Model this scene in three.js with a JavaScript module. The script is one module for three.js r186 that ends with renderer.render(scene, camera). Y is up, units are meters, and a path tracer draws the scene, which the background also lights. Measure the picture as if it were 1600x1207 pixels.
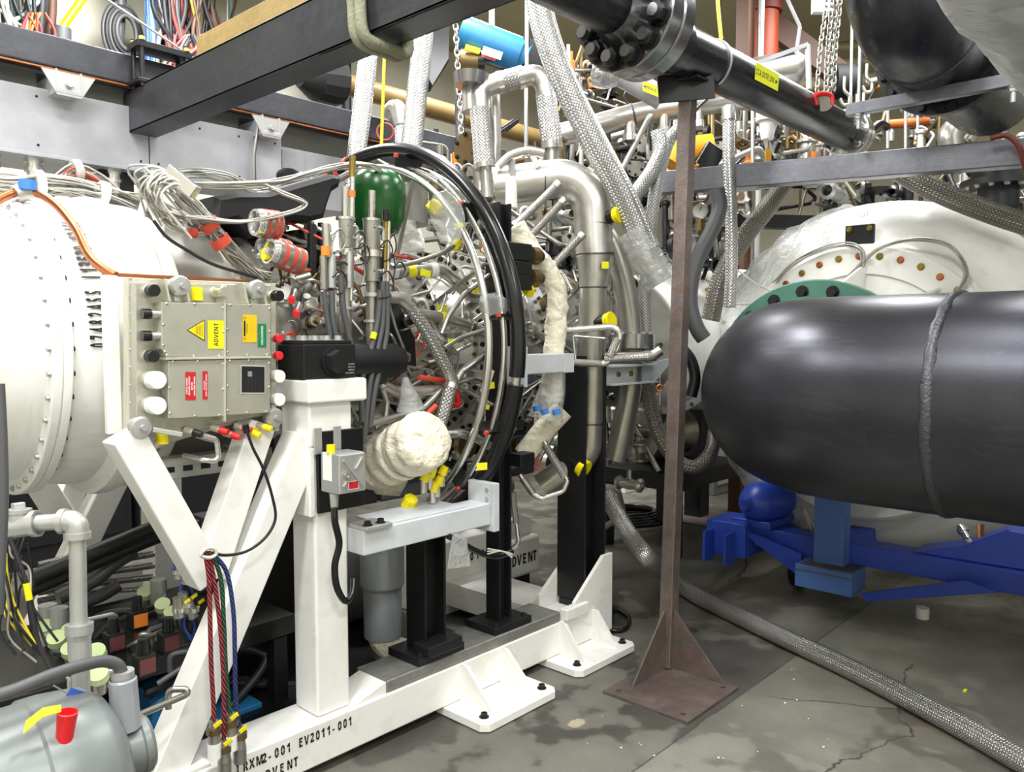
import * as THREE from 'three';
import { RoundedBoxGeometry } from 'three/addons/geometries/RoundedBoxGeometry.js';
import { mergeGeometries, mergeVertices, toCreasedNormals } from 'three/addons/utils/BufferGeometryUtils.js';
import { RectAreaLightUniformsLib } from 'three/addons/lights/RectAreaLightUniformsLib.js';

// ---------- camera, lights, exposure ----------
const scene = new THREE.Scene();
const FOC = 1250, PITCH = Math.atan(78 / 1250), YAW = THREE.MathUtils.degToRad(42.5);
const camera = new THREE.PerspectiveCamera(2 * Math.atan(603.5 / FOC) * 180 / Math.PI, 1600 / 1207, 0.05, 60);
const V = (x, y, z) => new THREE.Vector3(x, y, z);
const EYE = V(0, 1.6, 0);
const FH = V(Math.cos(YAW), 0, -Math.sin(YAW)), RT = V(Math.sin(YAW), 0, Math.cos(YAW));
const FW = FH.clone().multiplyScalar(Math.cos(PITCH)).add(V(0, -Math.sin(PITCH), 0));
const UP = V(0, Math.cos(PITCH), 0).add(FH.clone().multiplyScalar(Math.sin(PITCH)));
camera.position.copy(EYE); camera.lookAt(EYE.clone().add(FW));
scene.background = new THREE.Color(0x000000);
RectAreaLightUniformsLib.init();
const renderer = new THREE.WebGLRenderer({ antialias: true });
renderer.toneMapping = THREE.LinearToneMapping;
renderer.toneMappingExposure = .88;
renderer.shadowMap.enabled = true;
// unseen ceiling lamps, placed to light the engine and the cell: x, y, z, width (x), depth (z), strength
const UNSEEN_LAMPS = [[-0.8, 4.9, 2.2, 1.3, 0.6, 84], [2.2, 4.9, 2.4, 1.3, 0.6, 44], [0.2, 4.9, -1.2, 1.3, 0.6, 54], [2.4, 4.9, -0.9, 1.3, 0.6, 28], [0.4, 4.9, -3.4, 1.3, 0.6, 52], [2.9, 4.9, -3.5, 1.3, 0.6, 80],  // the first two, unseen behind the camera, light the engine front
  [5.2, 4.9, -4.6, 1.3, 0.6, 70], [2.6, 4.9, -5.8, 1.3, 0.6, 90], [7.0, 4.9, -2.2, 1.3, 0.6, 55], [5.6, 4.9, -1.2, 1.3, 0.6, 40], [-1.6, 4.9, -0.6, 1.3, 0.6, 60], [4.6, 4.9, 1.2, 1.3, 0.6, 10]];
const LAMP_COLOR = 0xffffff;

// ---------- pixel-to-place helpers: a pixel of the 1600x1207 frame on a real plane of the room ----------
const dir = (px, py) => FW.clone().addScaledVector(RT, (px - 800) / FOC).addScaledVector(UP, -(py - 603.5) / FOC);
const at = (px, py, d) => EYE.clone().addScaledVector(dir(px, py), d);
const on = (ax, px, py, v) => { const q = dir(px, py); return EYE.clone().addScaledVector(q, (v - EYE[ax]) / q[ax]); };
const onX = (px, py, v) => on('x', px, py, v), onY = (px, py, v) => on('y', px, py, v), onZ = (px, py, v) => on('z', px, py, v);
let seed = 7;
const rnd = () => { seed = (seed * 1664525 + 1013904223) >>> 0; return seed / 4294967296; };
const rr = (a, b) => a + (b - a) * rnd();

// ---------- naming ----------
const taken = {};
function numbered(n) { const k = taken[n] = (taken[n] ?? -1) + 1; return k ? n + '_' + String(k).padStart(3, '0') : n; }
function thing(name, label, category, group) {
  const o = new THREE.Group(); o.name = numbered(name); o.userData = { label, category }; if (group) o.userData.group = group; scene.add(o); return o;
}
function part(name, g, m, parent, p, q) {
  const o = new THREE.Mesh(g, m); o.name = name; o.castShadow = o.receiveShadow = true; if (p) o.position.copy(p); if (q) o.quaternion.copy(q); parent.add(o); return o;
}
function solo(name, g, m, label, category, group) {
  const o = part(numbered(name), g, m, scene); o.userData = { label, category }; if (group) o.userData.group = group; return o;
}
function struct(name, g, m, parent = scene) { const o = part(name, g, m, parent); if (parent === scene) o.userData.kind = 'structure'; return o; }

// ---------- geometry ----------
function planarUV(g) {   // uv in metres, from the way each face points
  g = g.index ? g.toNonIndexed() : g;
  const p = g.attributes.position, uv = new Float32Array(p.count * 2), a = V(), b = V(), c = V(), n = V();
  for (let i = 0; i < p.count; i += 3) {
    a.fromBufferAttribute(p, i); b.fromBufferAttribute(p, i + 1); c.fromBufferAttribute(p, i + 2);
    n.copy(b).sub(a).cross(c.clone().sub(a)); const ax = Math.abs(n.x), ay = Math.abs(n.y), az = Math.abs(n.z);
    [a, b, c].forEach((q, k) => { const j = (i + k) * 2;
      if (ay >= ax && ay >= az) { uv[j] = q.x; uv[j + 1] = q.z; } else if (ax >= az) { uv[j] = q.z; uv[j + 1] = q.y; } else { uv[j] = q.x; uv[j + 1] = q.y; } });
  }
  g.setAttribute('uv', new THREE.BufferAttribute(uv, 2)); return g;
}
function bx(x0, x1, y0, y1, z0, z1, b = 0.004) {
  const w = Math.abs(x1 - x0), h = Math.abs(y1 - y0), d = Math.abs(z1 - z0); b = Math.min(b, w * .3, h * .3, d * .3);
  const g = b > 0.0006 ? new RoundedBoxGeometry(w, h, d, 1, b) : new THREE.BoxGeometry(w, h, d);
  return planarUV(g).translate((x0 + x1) / 2, (y0 + y1) / 2, (z0 + z1) / 2);
}
function basis(a, b, ref) {   // local x along a->b
  const x = b.clone().sub(a).normalize(); let r = ref || (Math.abs(x.y) > .95 ? V(0, 0, 1) : V(0, 1, 0));
  const z = x.clone().cross(r).normalize(), y = z.clone().cross(x); return new THREE.Matrix4().makeBasis(x, y, z);
}
function bar(a, b, h, d, bev = .004, ref) {   // box from a to b: h along ref, d across
  const L = a.distanceTo(b), g = bx(0, L, -h / 2, h / 2, -d / 2, d / 2, bev); return g.applyMatrix4(basis(a, b, ref).setPosition(a));
}
function prism(pts, axis, v0, v1, bev = 0) {   // outline pts [[u,v]] in the plane across the axis: 'z':(x,y) 'x':(z,y) 'y':(x,z)
  const s = new THREE.Shape(pts.map((p) => new THREE.Vector2(p[0], p[1])));
  const g = new THREE.ExtrudeGeometry(s, { depth: Math.abs(v1 - v0) - 2 * bev, bevelEnabled: bev > 0, bevelSize: bev, bevelThickness: bev, bevelOffset: -bev, bevelSegments: 1, curveSegments: 12 });
  g.translate(0, 0, Math.min(v0, v1) + bev);
  if (axis === 'x') { const m = new THREE.Matrix4().set(0, 0, 1, 0, 0, 1, 0, 0, 1, 0, 0, 0, 0, 0, 0, 1); g.applyMatrix4(m); flip(g); }
  if (axis === 'y') { const m = new THREE.Matrix4().set(1, 0, 0, 0, 0, 0, 1, 0, 0, 1, 0, 0, 0, 0, 0, 1); g.applyMatrix4(m); flip(g); }
  return planarUV(g);
}
function flip(g) { const p = g.attributes.position; for (let i = 0; i < p.count; i += 3) for (const k of ['position', 'normal', 'uv']) { const A = g.attributes[k], n = A.itemSize; for (let c = 0; c < n; c++) { const t = A.array[(i + 1) * n + c]; A.array[(i + 1) * n + c] = A.array[(i + 2) * n + c]; A.array[(i + 2) * n + c] = t; } } g.computeVertexNormals(); return g; }
function plate(pts, thick, nrm) {   // flat plate through 3D outline points, thickened along nrm
  const o = pts[0], n = nrm.clone().normalize(), u = pts[1].clone().sub(o).normalize(), w = n.clone().cross(u);
  const s = new THREE.Shape(pts.map((p) => { const q = p.clone().sub(o); return new THREE.Vector2(q.dot(u), q.dot(w)); }));
  const g = new THREE.ExtrudeGeometry(s, { depth: thick, bevelEnabled: false }); g.applyMatrix4(new THREE.Matrix4().makeBasis(u, w, n).setPosition(o)); return planarUV(g);
}
function cyl(a, b, r, r2 = r, seg = 16) {
  const L = a.distanceTo(b), g = new THREE.CylinderGeometry(r2, r, L, seg); scaleUV(g, 2 * Math.PI * r, L); g.translate(0, L / 2, 0);
  const y = b.clone().sub(a).normalize(); return g.applyQuaternion(new THREE.Quaternion().setFromUnitVectors(V(0, 1, 0), y)).translate(a.x, a.y, a.z);
}
function scaleUV(g, su, sv) { const u = g.attributes.uv; for (let i = 0; i < u.count; i++) u.setXY(i, u.getX(i) * su, u.getY(i) * sv); return g; }
function lathe(prof, a, d, seg = 40, crease = .5) {   // prof [[along, radius]...] around the line a + d
  let g = new THREE.LatheGeometry(prof.map(([h, r]) => new THREE.Vector2(Math.max(r, 1e-4), h)), seg);
  let L = 0; for (let i = 1; i < prof.length; i++) L += Math.hypot(prof[i][0] - prof[i - 1][0], prof[i][1] - prof[i - 1][1]);
  scaleUV(g, 2 * Math.PI * Math.max(...prof.map((p) => p[1])), L); g = toCreasedNormals(g, crease);
  return g.applyQuaternion(new THREE.Quaternion().setFromUnitVectors(V(0, 1, 0), d.clone().normalize())).translate(a.x, a.y, a.z);
}
function smooth(pts, n = 8, closed = false) { return new THREE.CatmullRomCurve3(pts, closed, 'centripetal').getPoints(n * (pts.length - (closed ? 0 : 1))); }
function fillet(pts, r, n = 8) {   // polyline with its corners rounded to radius r (or r[i])
  const out = [pts[0]];
  for (let i = 1; i < pts.length - 1; i++) {
    const p = pts[i], a = pts[i - 1].clone().sub(p), b = pts[i + 1].clone().sub(p), la = a.length(), lb = b.length(); a.normalize(); b.normalize();
    const ang = a.angleTo(b); if (ang > 3.1) { out.push(p); continue; }
    let rad = Array.isArray(r) ? r[i] : r, t = Math.min(rad / Math.tan(ang / 2), la * .5, lb * .5); rad = t * Math.tan(ang / 2);
    const bis = a.clone().add(b).normalize(), c = p.clone().addScaledVector(bis, rad / Math.sin(ang / 2)), s = p.clone().addScaledVector(a, t).sub(c), e = p.clone().addScaledVector(b, t).sub(c), th = s.angleTo(e);
    for (let k = 0; k <= n; k++) { const f = k / n; out.push(c.clone().addScaledVector(s, Math.sin((1 - f) * th) / Math.sin(th)).addScaledVector(e, Math.sin(f * th) / Math.sin(th))); }
  }
  out.push(pts[pts.length - 1]); return out;
}
function sweep(pts, r, rs = 8, closed = false, caps = true) {   // round tube along pts; uv in metres (u along, v around)
  const n = pts.length, pos = [], nor = [], uv = [], idx = [], rf = typeof r === 'function' ? r : () => r;
  const T = pts.map((p, i) => (closed ? pts[(i + 1) % n].clone().sub(pts[(i - 1 + n) % n]) : pts[Math.min(i + 1, n - 1)].clone().sub(pts[Math.max(i - 1, 0)])).normalize());
  let N = Math.abs(T[0].y) < .9 ? V(0, 1, 0) : V(1, 0, 0), len = 0; N.addScaledVector(T[0], -N.dot(T[0])).normalize();
  const m = closed ? n + 1 : n;
  for (let i = 0; i < m; i++) {
    const k = i % n; if (i) len += pts[k].distanceTo(pts[(i - 1) % n]);
    N.addScaledVector(T[k], -N.dot(T[k])).normalize(); const B = T[k].clone().cross(N), R = rf(m > 1 ? i / (m - 1) : 0, i);
    for (let j = 0; j <= rs; j++) { const a = j / rs * 2 * Math.PI, c = Math.cos(a), s = Math.sin(a), d = N.clone().multiplyScalar(c).addScaledVector(B, s);
      pos.push(pts[k].x + d.x * R, pts[k].y + d.y * R, pts[k].z + d.z * R); nor.push(d.x, d.y, d.z); uv.push(len, j / rs * 2 * Math.PI * (typeof r === 'number' ? r : rf(0, 0))); }
  }
  for (let i = 0; i < m - 1; i++) for (let j = 0; j < rs; j++) { const a = i * (rs + 1) + j, b = a + rs + 1; idx.push(a, a + 1, b, b, a + 1, b + 1); }
  if (!closed && caps) for (const [k, sgn] of [[0, -1], [n - 1, 1]]) {
    const c = pos.length / 3, t = T[k]; pos.push(pts[k].x, pts[k].y, pts[k].z); nor.push(t.x * sgn, t.y * sgn, t.z * sgn); uv.push(0, 0);
    for (let j = 0; j <= rs; j++) { const s = (k * (rs + 1) + j) * 3; pos.push(pos[s], pos[s + 1], pos[s + 2]); nor.push(t.x * sgn, t.y * sgn, t.z * sgn); uv.push(0, 0); if (j) sgn > 0 ? idx.push(c, c + j, c + j + 1) : idx.push(c, c + j + 1, c + j); }
  }
  const g = new THREE.BufferGeometry(); g.setAttribute('position', new THREE.Float32BufferAttribute(pos, 3)); g.setAttribute('normal', new THREE.Float32BufferAttribute(nor, 3)); g.setAttribute('uv', new THREE.Float32BufferAttribute(uv, 2)); g.setIndex(idx); return g;
}
function merge(list) { return mergeGeometries(list.map((g) => { const h = g.index ? g.toNonIndexed() : g; for (const k of Object.keys(h.attributes)) if (!['position', 'normal', 'uv'].includes(k)) h.deleteAttribute(k); return h; })); }
const QY = (d) => new THREE.Quaternion().setFromUnitVectors(V(0, 1, 0), d.clone().normalize());
// shared fasteners, built along +y from the seat upward, radius 1
const HEX = merge([new THREE.CylinderGeometry(1.25, 1.25, .25, 14).translate(0, .12, 0), toCreasedNormals(new THREE.CylinderGeometry(.98, 1.05, .9, 6), .3).translate(0, .65, 0)]);
const RIVET = toCreasedNormals(new THREE.LatheGeometry([[1, 0], [1, .35], [.7, .6], [0, .7]].map((p) => new THREE.Vector2(...p)), 9), .7);
const CAPSCREW = merge([new THREE.CylinderGeometry(1.5, 1.5, .2, 14).translate(0, .1, 0), new THREE.CylinderGeometry(1, 1, 1.1, 14, 1, true).translate(0, .7, 0), toCreasedNormals(new THREE.LatheGeometry([[1, 1.25], [.55, 1.25], [.55, .8], [0, .8]].map((p) => new THREE.Vector2(...p)), 12), .4)]);
function bolt(parent, p, d, r, m, name = 'bolt', g = HEX) { const o = part(name, g, m, parent, p, QY(d)); o.scale.setScalar(r); return o; }
// fit: move each thing's origin to the middle of its base
function settle() {
  for (const o of scene.children) {
    if (!o.userData.label) continue; o.updateMatrixWorld(true);
    const b = new THREE.Box3().setFromObject(o), c = V((b.min.x + b.max.x) / 2, b.min.y, (b.min.z + b.max.z) / 2);
    if (o.isMesh) { o.geometry.translate(-c.x, -c.y, -c.z); o.position.add(c); } else { for (const k of o.children) k.position.sub(c); o.position.add(c); }
  }
}
// ---------- textures ----------
function noiseGrid(n, s) { let q = s * 9301 + 49297; const a = new Float32Array(n * n); for (let i = 0; i < n * n; i++) { q = (q * 1664525 + 1013904223) >>> 0; a[i] = q / 4294967296; } return a; }
const NG = [1, 2, 3].map((s) => noiseGrid(256, s));
function vn(x, y, k, per) {   // tileable value noise, period per
  const g = NG[k % 3], xi = Math.floor(x), yi = Math.floor(y), fx = x - xi, fy = y - yi, w = (a) => ((a % per) + per) % per & 255;
  const sx = fx * fx * (3 - 2 * fx), sy = fy * fy * (3 - 2 * fy), x0 = w(xi), x1 = w(xi + 1), y0 = w(yi) * 256, y1 = w(yi + 1) * 256;
  const a = g[y0 + x0], b = g[y0 + x1], c = g[y1 + x0], d = g[y1 + x1]; return (a + (b - a) * sx) * (1 - sy) + (c + (d - c) * sx) * sy;
}
function fbm(u, v, f, oct, k = 0) { let s = 0, a = .5, t = 0; for (let i = 0; i < oct; i++) { s += a * vn(u * f + k * 17, v * f + k * 31, i + k, f); t += a; a *= .55; f *= 2; } return s / t; }
function tex(w, h, fn, srgb, metres) {
  const d = new Uint8Array(w * h * 4);
  for (let j = 0; j < h; j++) for (let i = 0; i < w; i++) { const c = fn(i / w, j / h), o = (j * w + i) * 4; for (let k = 0; k < 3; k++) d[o + k] = Math.max(0, Math.min(255, (c.length ? c[k] : c) * 255)); d[o + 3] = 255; }
  const t = new THREE.DataTexture(d, w, h); t.wrapS = t.wrapT = THREE.RepeatWrapping; t.magFilter = THREE.LinearFilter; t.minFilter = THREE.LinearMipmapLinearFilter; t.generateMipmaps = true;
  if (srgb) t.colorSpace = THREE.SRGBColorSpace; if (metres) t.repeat.set(1 / metres[0], 1 / metres[1]); t.needsUpdate = true; return t;
}
const mixc = (a, b, t) => a.map((v, i) => v + (b[i] - v) * t), cl = (x) => Math.max(0, Math.min(1, x)), ss = (a, b, x) => { const t = cl((x - a) / (b - a)); return t * t * (3 - 2 * t); };
const grainTex = tex(256, 256, (u, v) => .9 + .1 * fbm(u, v, 8, 5), true, [.5, .5]);
const roughTex = tex(256, 256, (u, v) => .55 + .45 * fbm(u, v, 6, 5, 1), false, [.4, .4]);
const smudgeTex = tex(256, 256, (u, v) => { const n = fbm(u, v, 4, 5, 2), s = ss(.56, .72, fbm(u, v, 16, 3)); return mixc([1, 1, 1], [.93, .925, .9], cl(n * .5 + s * .35)); }, true, [.9, .9]);
const bumpTex = tex(256, 256, (u, v) => fbm(u, v, 32, 3), false, [.3, .3]);
const millTex = tex(512, 512, (u, v) => { const n = fbm(u, v, 5, 5), s = fbm(u, v, 60, 2, 1), st = vn(u * 3, v * 220, 1, 220); return mixc([.68, .69, .72], [1, 1, 1], cl(.25 + n * .6 + (s - .5) * .35 + (st - .5) * .22)); }, true, [1.2, 1.2]);
const millRough = tex(256, 256, (u, v) => .5 + .5 * cl(fbm(u, v, 5, 5) * .8 + .2 * vn(u * 80, v * 80, 2, 80)), false, [1.2, 1.2]);
const rustTex = tex(512, 512, (u, v) => { const n = fbm(u, v, 6, 5, 2), s = ss(.5, .62, fbm(u, v, 14, 4, 1)); return mixc(mixc([.34, .31, .30], [.54, .49, .47], n), [.44, .33, .27], s * .4); }, true, [.5, .5]);
const scuffTex = tex(512, 512, (u, v) => { const n = fbm(u, v, 4, 5), sc = ss(.66, .74, vn(u * 12, v * 90 + 12 * vn(u * 4, v * 4, 2, 4), 1, 90)) * ss(.5, .62, fbm(u, v, 5, 3, 2)), sp = ss(.78, .86, vn(u * 150, v * 150, 2, 150)); return mixc(mixc([.75, .76, .8], [1, 1, 1], n), [1.5, 1.5, 1.55], .1 * sc + .16 * sp * n).map((q) => q * .66); }, true, [1.0, 1.0]);
// woven braid: u along, v around; a tile is 8 x 8 strands
const braidH = (u, v) => { const a = (u + v) * 4, b = (u - v) * 4, fa = a - Math.floor(a), fb = b - Math.floor(b), over = (Math.floor(a) + Math.floor(b)) & 1, f = over ? fa : fb; return Math.pow(Math.sin(Math.PI * f), .7) * (.72 + .28 * Math.abs(Math.sin(f * Math.PI * 4))) * (over ? 1 : .9); };
const braidBump = tex(128, 128, (u, v) => braidH(u, v), false, [.075, .075]);
const braidCol = tex(128, 128, (u, v) => .3 + .7 * braidH(u, v), true, [.075, .075]);
const braidBumpS = braidBump.clone(); braidBumpS.repeat.set(1 / .05, 1 / .05); const braidColS = braidCol.clone(); braidColS.repeat.set(1 / .05, 1 / .05);
const wrapBump = tex(256, 256, (u, v) => .6 * Math.pow(fbm(u, v, 7, 5), 1.2) + .4 * Math.abs(2 * fbm(u, v, 4, 4, 1) - 1), false, [.3, .3]);
const ropeTex = (c1, c2) => tex(32, 32, (u, v) => ((u + v) * 3 % 1 < .4 ? c1 : c2), true, [.06, .03]);
// ---------- materials ----------
// soft goods: push the surface in and out with noise so that it folds
const n3 = (p, f) => (vn(p.x * f + 3, p.y * f + p.z * f * .7, 0, 256) + vn(p.z * f + 40, p.y * f * 1.1 + p.x * f * .6, 1, 256) - 1);
function crumple(g, amp, f) {
  const h = new THREE.BufferGeometry(); h.setAttribute('position', g.attributes.position.clone()); if (g.index) h.setIndex(g.index.clone());
  const m = mergeVertices(h, 1e-4); m.computeVertexNormals(); const P = m.attributes.position, N = m.attributes.normal, p = V(), n = V();
  for (let i = 0; i < P.count; i++) { p.fromBufferAttribute(P, i); n.fromBufferAttribute(N, i); const d = amp * (n3(p, f) + .5 * n3(p, f * 2.3) + .25 * n3(p, f * 5)); P.setXYZ(i, p.x + n.x * d, p.y + n.y * d, p.z + n.z * d); }
  m.computeVertexNormals(); const uv = new Float32Array(P.count * 2); for (let i = 0; i < P.count; i++) { uv[2 * i] = P.getX(i) + P.getZ(i) * .5; uv[2 * i + 1] = P.getY(i); } m.setAttribute('uv', new THREE.BufferAttribute(uv, 2)); return m;
}
const mat = (o) => new THREE.MeshStandardMaterial({ metalness: 0, roughness: .5, ...o });
const W = {
  white: mat({ color: 0xf3f3f0, roughness: .32, map: smudgeTex }),
  standWhite: mat({ color: 0xf6f6f4, roughness: .38, map: smudgeTex }),
  greyPanel: mat({ color: 0xb4b5bb, roughness: .35, metalness: .1, map: grainTex }),
  arm: mat({ color: 0xd6dbe0, roughness: .4, map: grainTex }),
  boxSteel: mat({ color: 0xbfbfb2, roughness: .34, metalness: .45, roughnessMap: roughTex, map: grainTex }),
  boxEdge: mat({ color: 0xd0cdbc, roughness: .4, metalness: .25, map: grainTex }),
  beam: mat({ color: 0x58595d, roughness: .52, metalness: .55, map: millTex, roughnessMap: millRough }),
  beamLight: mat({ color: 0x85868c, roughness: .42, metalness: .7, map: millTex, roughnessMap: millRough }),
  duct: mat({ color: 0x74747b, roughness: .34, metalness: .65, map: scuffTex, bumpMap: bumpTex, bumpScale: .00015 }),
  weld: mat({ color: 0x5b5a5f, roughness: .45, metalness: .8, bumpMap: bumpTex, bumpScale: .003 }),
  darkPipe: mat({ color: 0x58585a, roughness: .38, metalness: .8, map: millTex, roughnessMap: roughTex }),
  machined: mat({ color: 0x9a9a9c, roughness: .3, metalness: .9, roughnessMap: roughTex }),
  rust: mat({ color: 0xffffff, roughness: .5, metalness: .5, map: rustTex, bumpMap: bumpTex, bumpScale: .001 }),
  steel: mat({ color: 0xcfcdc6, roughness: .46, metalness: .9, roughnessMap: roughTex, map: grainTex }),
  steelDull: mat({ color: 0xaeaca4, roughness: .45, metalness: .8, roughnessMap: roughTex, map: grainTex }),
  bright: mat({ color: 0xdedddA, roughness: .26, metalness: .95 }),
  chrome: mat({ color: 0xdadada, roughness: .12, metalness: 1 }),
  galv: mat({ color: 0xc6c7c5, roughness: .4, metalness: .6, map: grainTex }),
  braid: mat({ color: 0xf2f1ee, roughness: .34, metalness: .85, map: braidCol, bumpMap: braidBump, bumpScale: .004 }),
  braidS: mat({ color: 0xdcdad4, roughness: .36, metalness: .85, map: braidColS, bumpMap: braidBumpS, bumpScale: .002 }),
  braidF: mat({ color: 0xe6e4e0, roughness: .32, metalness: .88, map: braidColS, bumpMap: braidBumpS, bumpScale: .0025 }),
  braidDark: mat({ color: 0xa9a49a, roughness: .4, metalness: .85, map: braidCol, bumpMap: braidBump, bumpScale: .004 }),
  black: mat({ color: 0x131416, roughness: .26 }), blackMatte: mat({ color: 0x131416, roughness: .7 }), blackSteel: mat({ color: 0x1d1e20, roughness: .42, metalness: .2, map: grainTex }),
  boltBlack: mat({ color: 0x2b2b2c, roughness: .4, metalness: .5 }), rubber: mat({ color: 0x2a2b2d, roughness: .5 }), greyRubber: mat({ color: 0x505153, roughness: .45 }),
  copper: mat({ color: 0xb9764e, roughness: .3, metalness: .85 }), brass: mat({ color: 0xa08a48, roughness: .35, metalness: .8 }), bronze: mat({ color: 0x7d6a48, roughness: .4, metalness: .8 }),
  yellow: mat({ color: 0xf1e000, roughness: .42 }), yellowTag: mat({ color: 0xf4ee20, roughness: .6 }), red: mat({ color: 0xe02028, roughness: .42 }), redTape: mat({ color: 0xc84a34, roughness: .5 }), orange: mat({ color: 0xe8862a, roughness: .5 }),
  green: mat({ color: 0x4d7a6a, roughness: .4, map: grainTex }), greenGlass: mat({ color: 0x14501f, roughness: .25 }), darkGreen: mat({ color: 0x3d5a44, roughness: .4 }), paleGreen: mat({ color: 0xcfe0a8, roughness: .5 }),
  blue: mat({ color: 0x2b49b4, roughness: .4, map: smudgeTex }), blueLight: mat({ color: 0x4a70b4, roughness: .5, map: smudgeTex }), blueCap: mat({ color: 0x3f7fd0, roughness: .5 }), hoist: mat({ color: 0x2a7cb4, roughness: .4, map: smudgeTex }),
  cloth: mat({ color: 0xece6d0, roughness: .85, bumpMap: wrapBump, bumpScale: .02 }), clothWhite: mat({ color: 0xf4f4f0, roughness: .8, bumpMap: wrapBump, bumpScale: .02 }),
  plastic: mat({ color: 0xf0f0ec, roughness: .35 }), sling: mat({ color: 0x84846f, roughness: .85, bumpMap: bumpTex, bumpScale: .003 }),
  wireGrey: mat({ color: 0xa3a199, roughness: .4, metalness: .4 }), wireWhite: mat({ color: 0xcfcdc4, roughness: .5 }), wireBlack: mat({ color: 0x1a1a1d, roughness: .5 }), wireBlue: mat({ color: 0x3a5fc0, roughness: .5 }), wireRed: mat({ color: 0xb8403c, roughness: .5 }), wireYellow: mat({ color: 0xe6d13a, roughness: .5 }), wirePink: mat({ color: 0xcf9a9a, roughness: .5 }), wireTeal: mat({ color: 0x8fb0b0, roughness: .5 }),
  motor: mat({ color: 0x878d8c, roughness: .34, metalness: .25, map: grainTex }), motorLight: mat({ color: 0xa8aeb4, roughness: .4, metalness: .2, map: grainTex }),
  tan: mat({ color: 0x9a8050, roughness: .5, metalness: .3, map: grainTex }), wood: mat({ color: 0xb59a62, roughness: .7, map: millTex }), brown: mat({ color: 0x563826, roughness: .55 }), maroon: mat({ color: 0x6a241c, roughness: .5 }),
  film: new THREE.MeshPhysicalMaterial({ color: 0xf4f6f6, roughness: .18, transmission: .75, thickness: 0, bumpMap: wrapBump, bumpScale: .02, side: THREE.DoubleSide }),
  glass: new THREE.MeshPhysicalMaterial({ color: 0xffffff, roughness: .05, transmission: 1, thickness: 0 }),
  dial: mat({ color: 0xf4f4ee, roughness: .4 }), foil: mat({ color: 0xdfe2e4, roughness: .25, metalness: .9, bumpMap: wrapBump, bumpScale: .02 }),
};
function canvasTex(w, h, draw) { const c = document.createElement('canvas'); c.width = w; c.height = h; const x = c.getContext('2d'); draw(x, w, h); const t = new THREE.CanvasTexture(c); t.colorSpace = THREE.SRGBColorSpace; return t; }
function printMat(w, h, draw, clear, rough = .5) { return mat({ map: canvasTex(w, h, draw), roughness: rough, transparent: !!clear }); }
// flat print: a thin card with its lower left corner o, edges u and v (vectors), lettering on the face
function card(o, u, v, thick = 0) {
  const g = new THREE.BufferGeometry(), n = u.clone().cross(v).normalize(), p = [o, o.clone().add(u), o.clone().add(u).add(v), o.clone().add(v)].map((q) => q.clone().addScaledVector(n, thick));
  g.setAttribute('position', new THREE.Float32BufferAttribute(p.flatMap((q) => [q.x, q.y, q.z]), 3)); g.setAttribute('normal', new THREE.Float32BufferAttribute(p.flatMap(() => [n.x, n.y, n.z]), 3));
  g.setAttribute('uv', new THREE.Float32BufferAttribute([0, 0, 1, 0, 1, 1, 0, 1], 2)); g.setIndex([0, 1, 2, 0, 2, 3]); return g;
}
// ---------- the room ----------
const floorTex = (() => {
  const S = 1280, X0 = 0, Z0 = -6, L = 8;   // the mapped 8 m square, from x 0, z -6
  const cracks = [[[2.1, -1.2], [2.9, -1.05], [3.4, -.95], [4.1, -1.15]], [[3.3, -1.5], [3.6, -1.0], [3.5, -.4]], [[3.5, -2.6], [4.3, -2.4], [5.2, -2.5]]];
  const crackGap = (x, z) => { let m = 9; for (const c of cracks) for (let i = 0; i + 1 < c.length; i++) { const [ax, az] = c[i], [bx_, bz] = c[i + 1], dx = bx_ - ax, dz = bz - az, t = cl(((x - ax) * dx + (z - az) * dz) / (dx * dx + dz * dz)); m = Math.min(m, Math.hypot(x - ax - dx * t, z - az - dz * t)); } return m; };
  return tex(S, S, (u, v) => {
    const x = X0 + u * L, z = Z0 + v * L, n = fbm(u, v, 5, 6), f = fbm(u, v, 40, 4, 1), m = fbm(u, v, 14, 4, 2);
    const joint = -1.6 + (f - .5) * .012, slab = z > joint ? 1 : 0;   // two pours of concrete meet along this joint
    let c = slab ? mixc([.45, .445, .41], [.56, .555, .505], ss(.4, .6, n)) : mixc([.33, .32, .30], [.44, .43, .395], ss(.42, .58, n));
    c = mixc(c, [.30, .285, .265], .6 * ss(.56, .6, m) * ss(.35, .5, f));
    c = mixc(c, [.63, .625, .575], .45 * ss(.5, .54, fbm(u, v, 9, 6, 1)) * ss(.4, .5, f));
    if (Math.abs(z - joint) < .0035) c = [.28, .27, .25];   // the joint line
    c = mixc(c, [.42, .33, .25], .38 * ss(.55, .72, m) * ss(.42, .6, n));
    if (crackGap(x + (m - .5) * .2, z + (f - .5) * .15) < .0035) c = [.27, .26, .24];   // hairline crack in the concrete
    if (Math.hypot((x - 2.55) / .045, (z + 1.98) / .03) + (f - .5) * .3 < 1) c = [.72, .69, .58];
    return c.map((q) => q * (.74 + .26 * f));
  }, true);
})();
floorTex.wrapS = floorTex.wrapT = THREE.MirroredRepeatWrapping;
const floorMat = mat({ map: floorTex, roughness: .62, roughnessMap: roughTex, bumpMap: bumpTex, bumpScale: .0015 });
const floorUV = (g) => { const p = g.attributes.position, uv = g.attributes.uv; for (let i = 0; i < p.count; i++) uv.setXY(i, (p.getX(i) - 0) / 8, (p.getZ(i) + 6) / 8); return g; };
bumpTex.repeat.set(1 / .3, 1 / .3);
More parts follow.
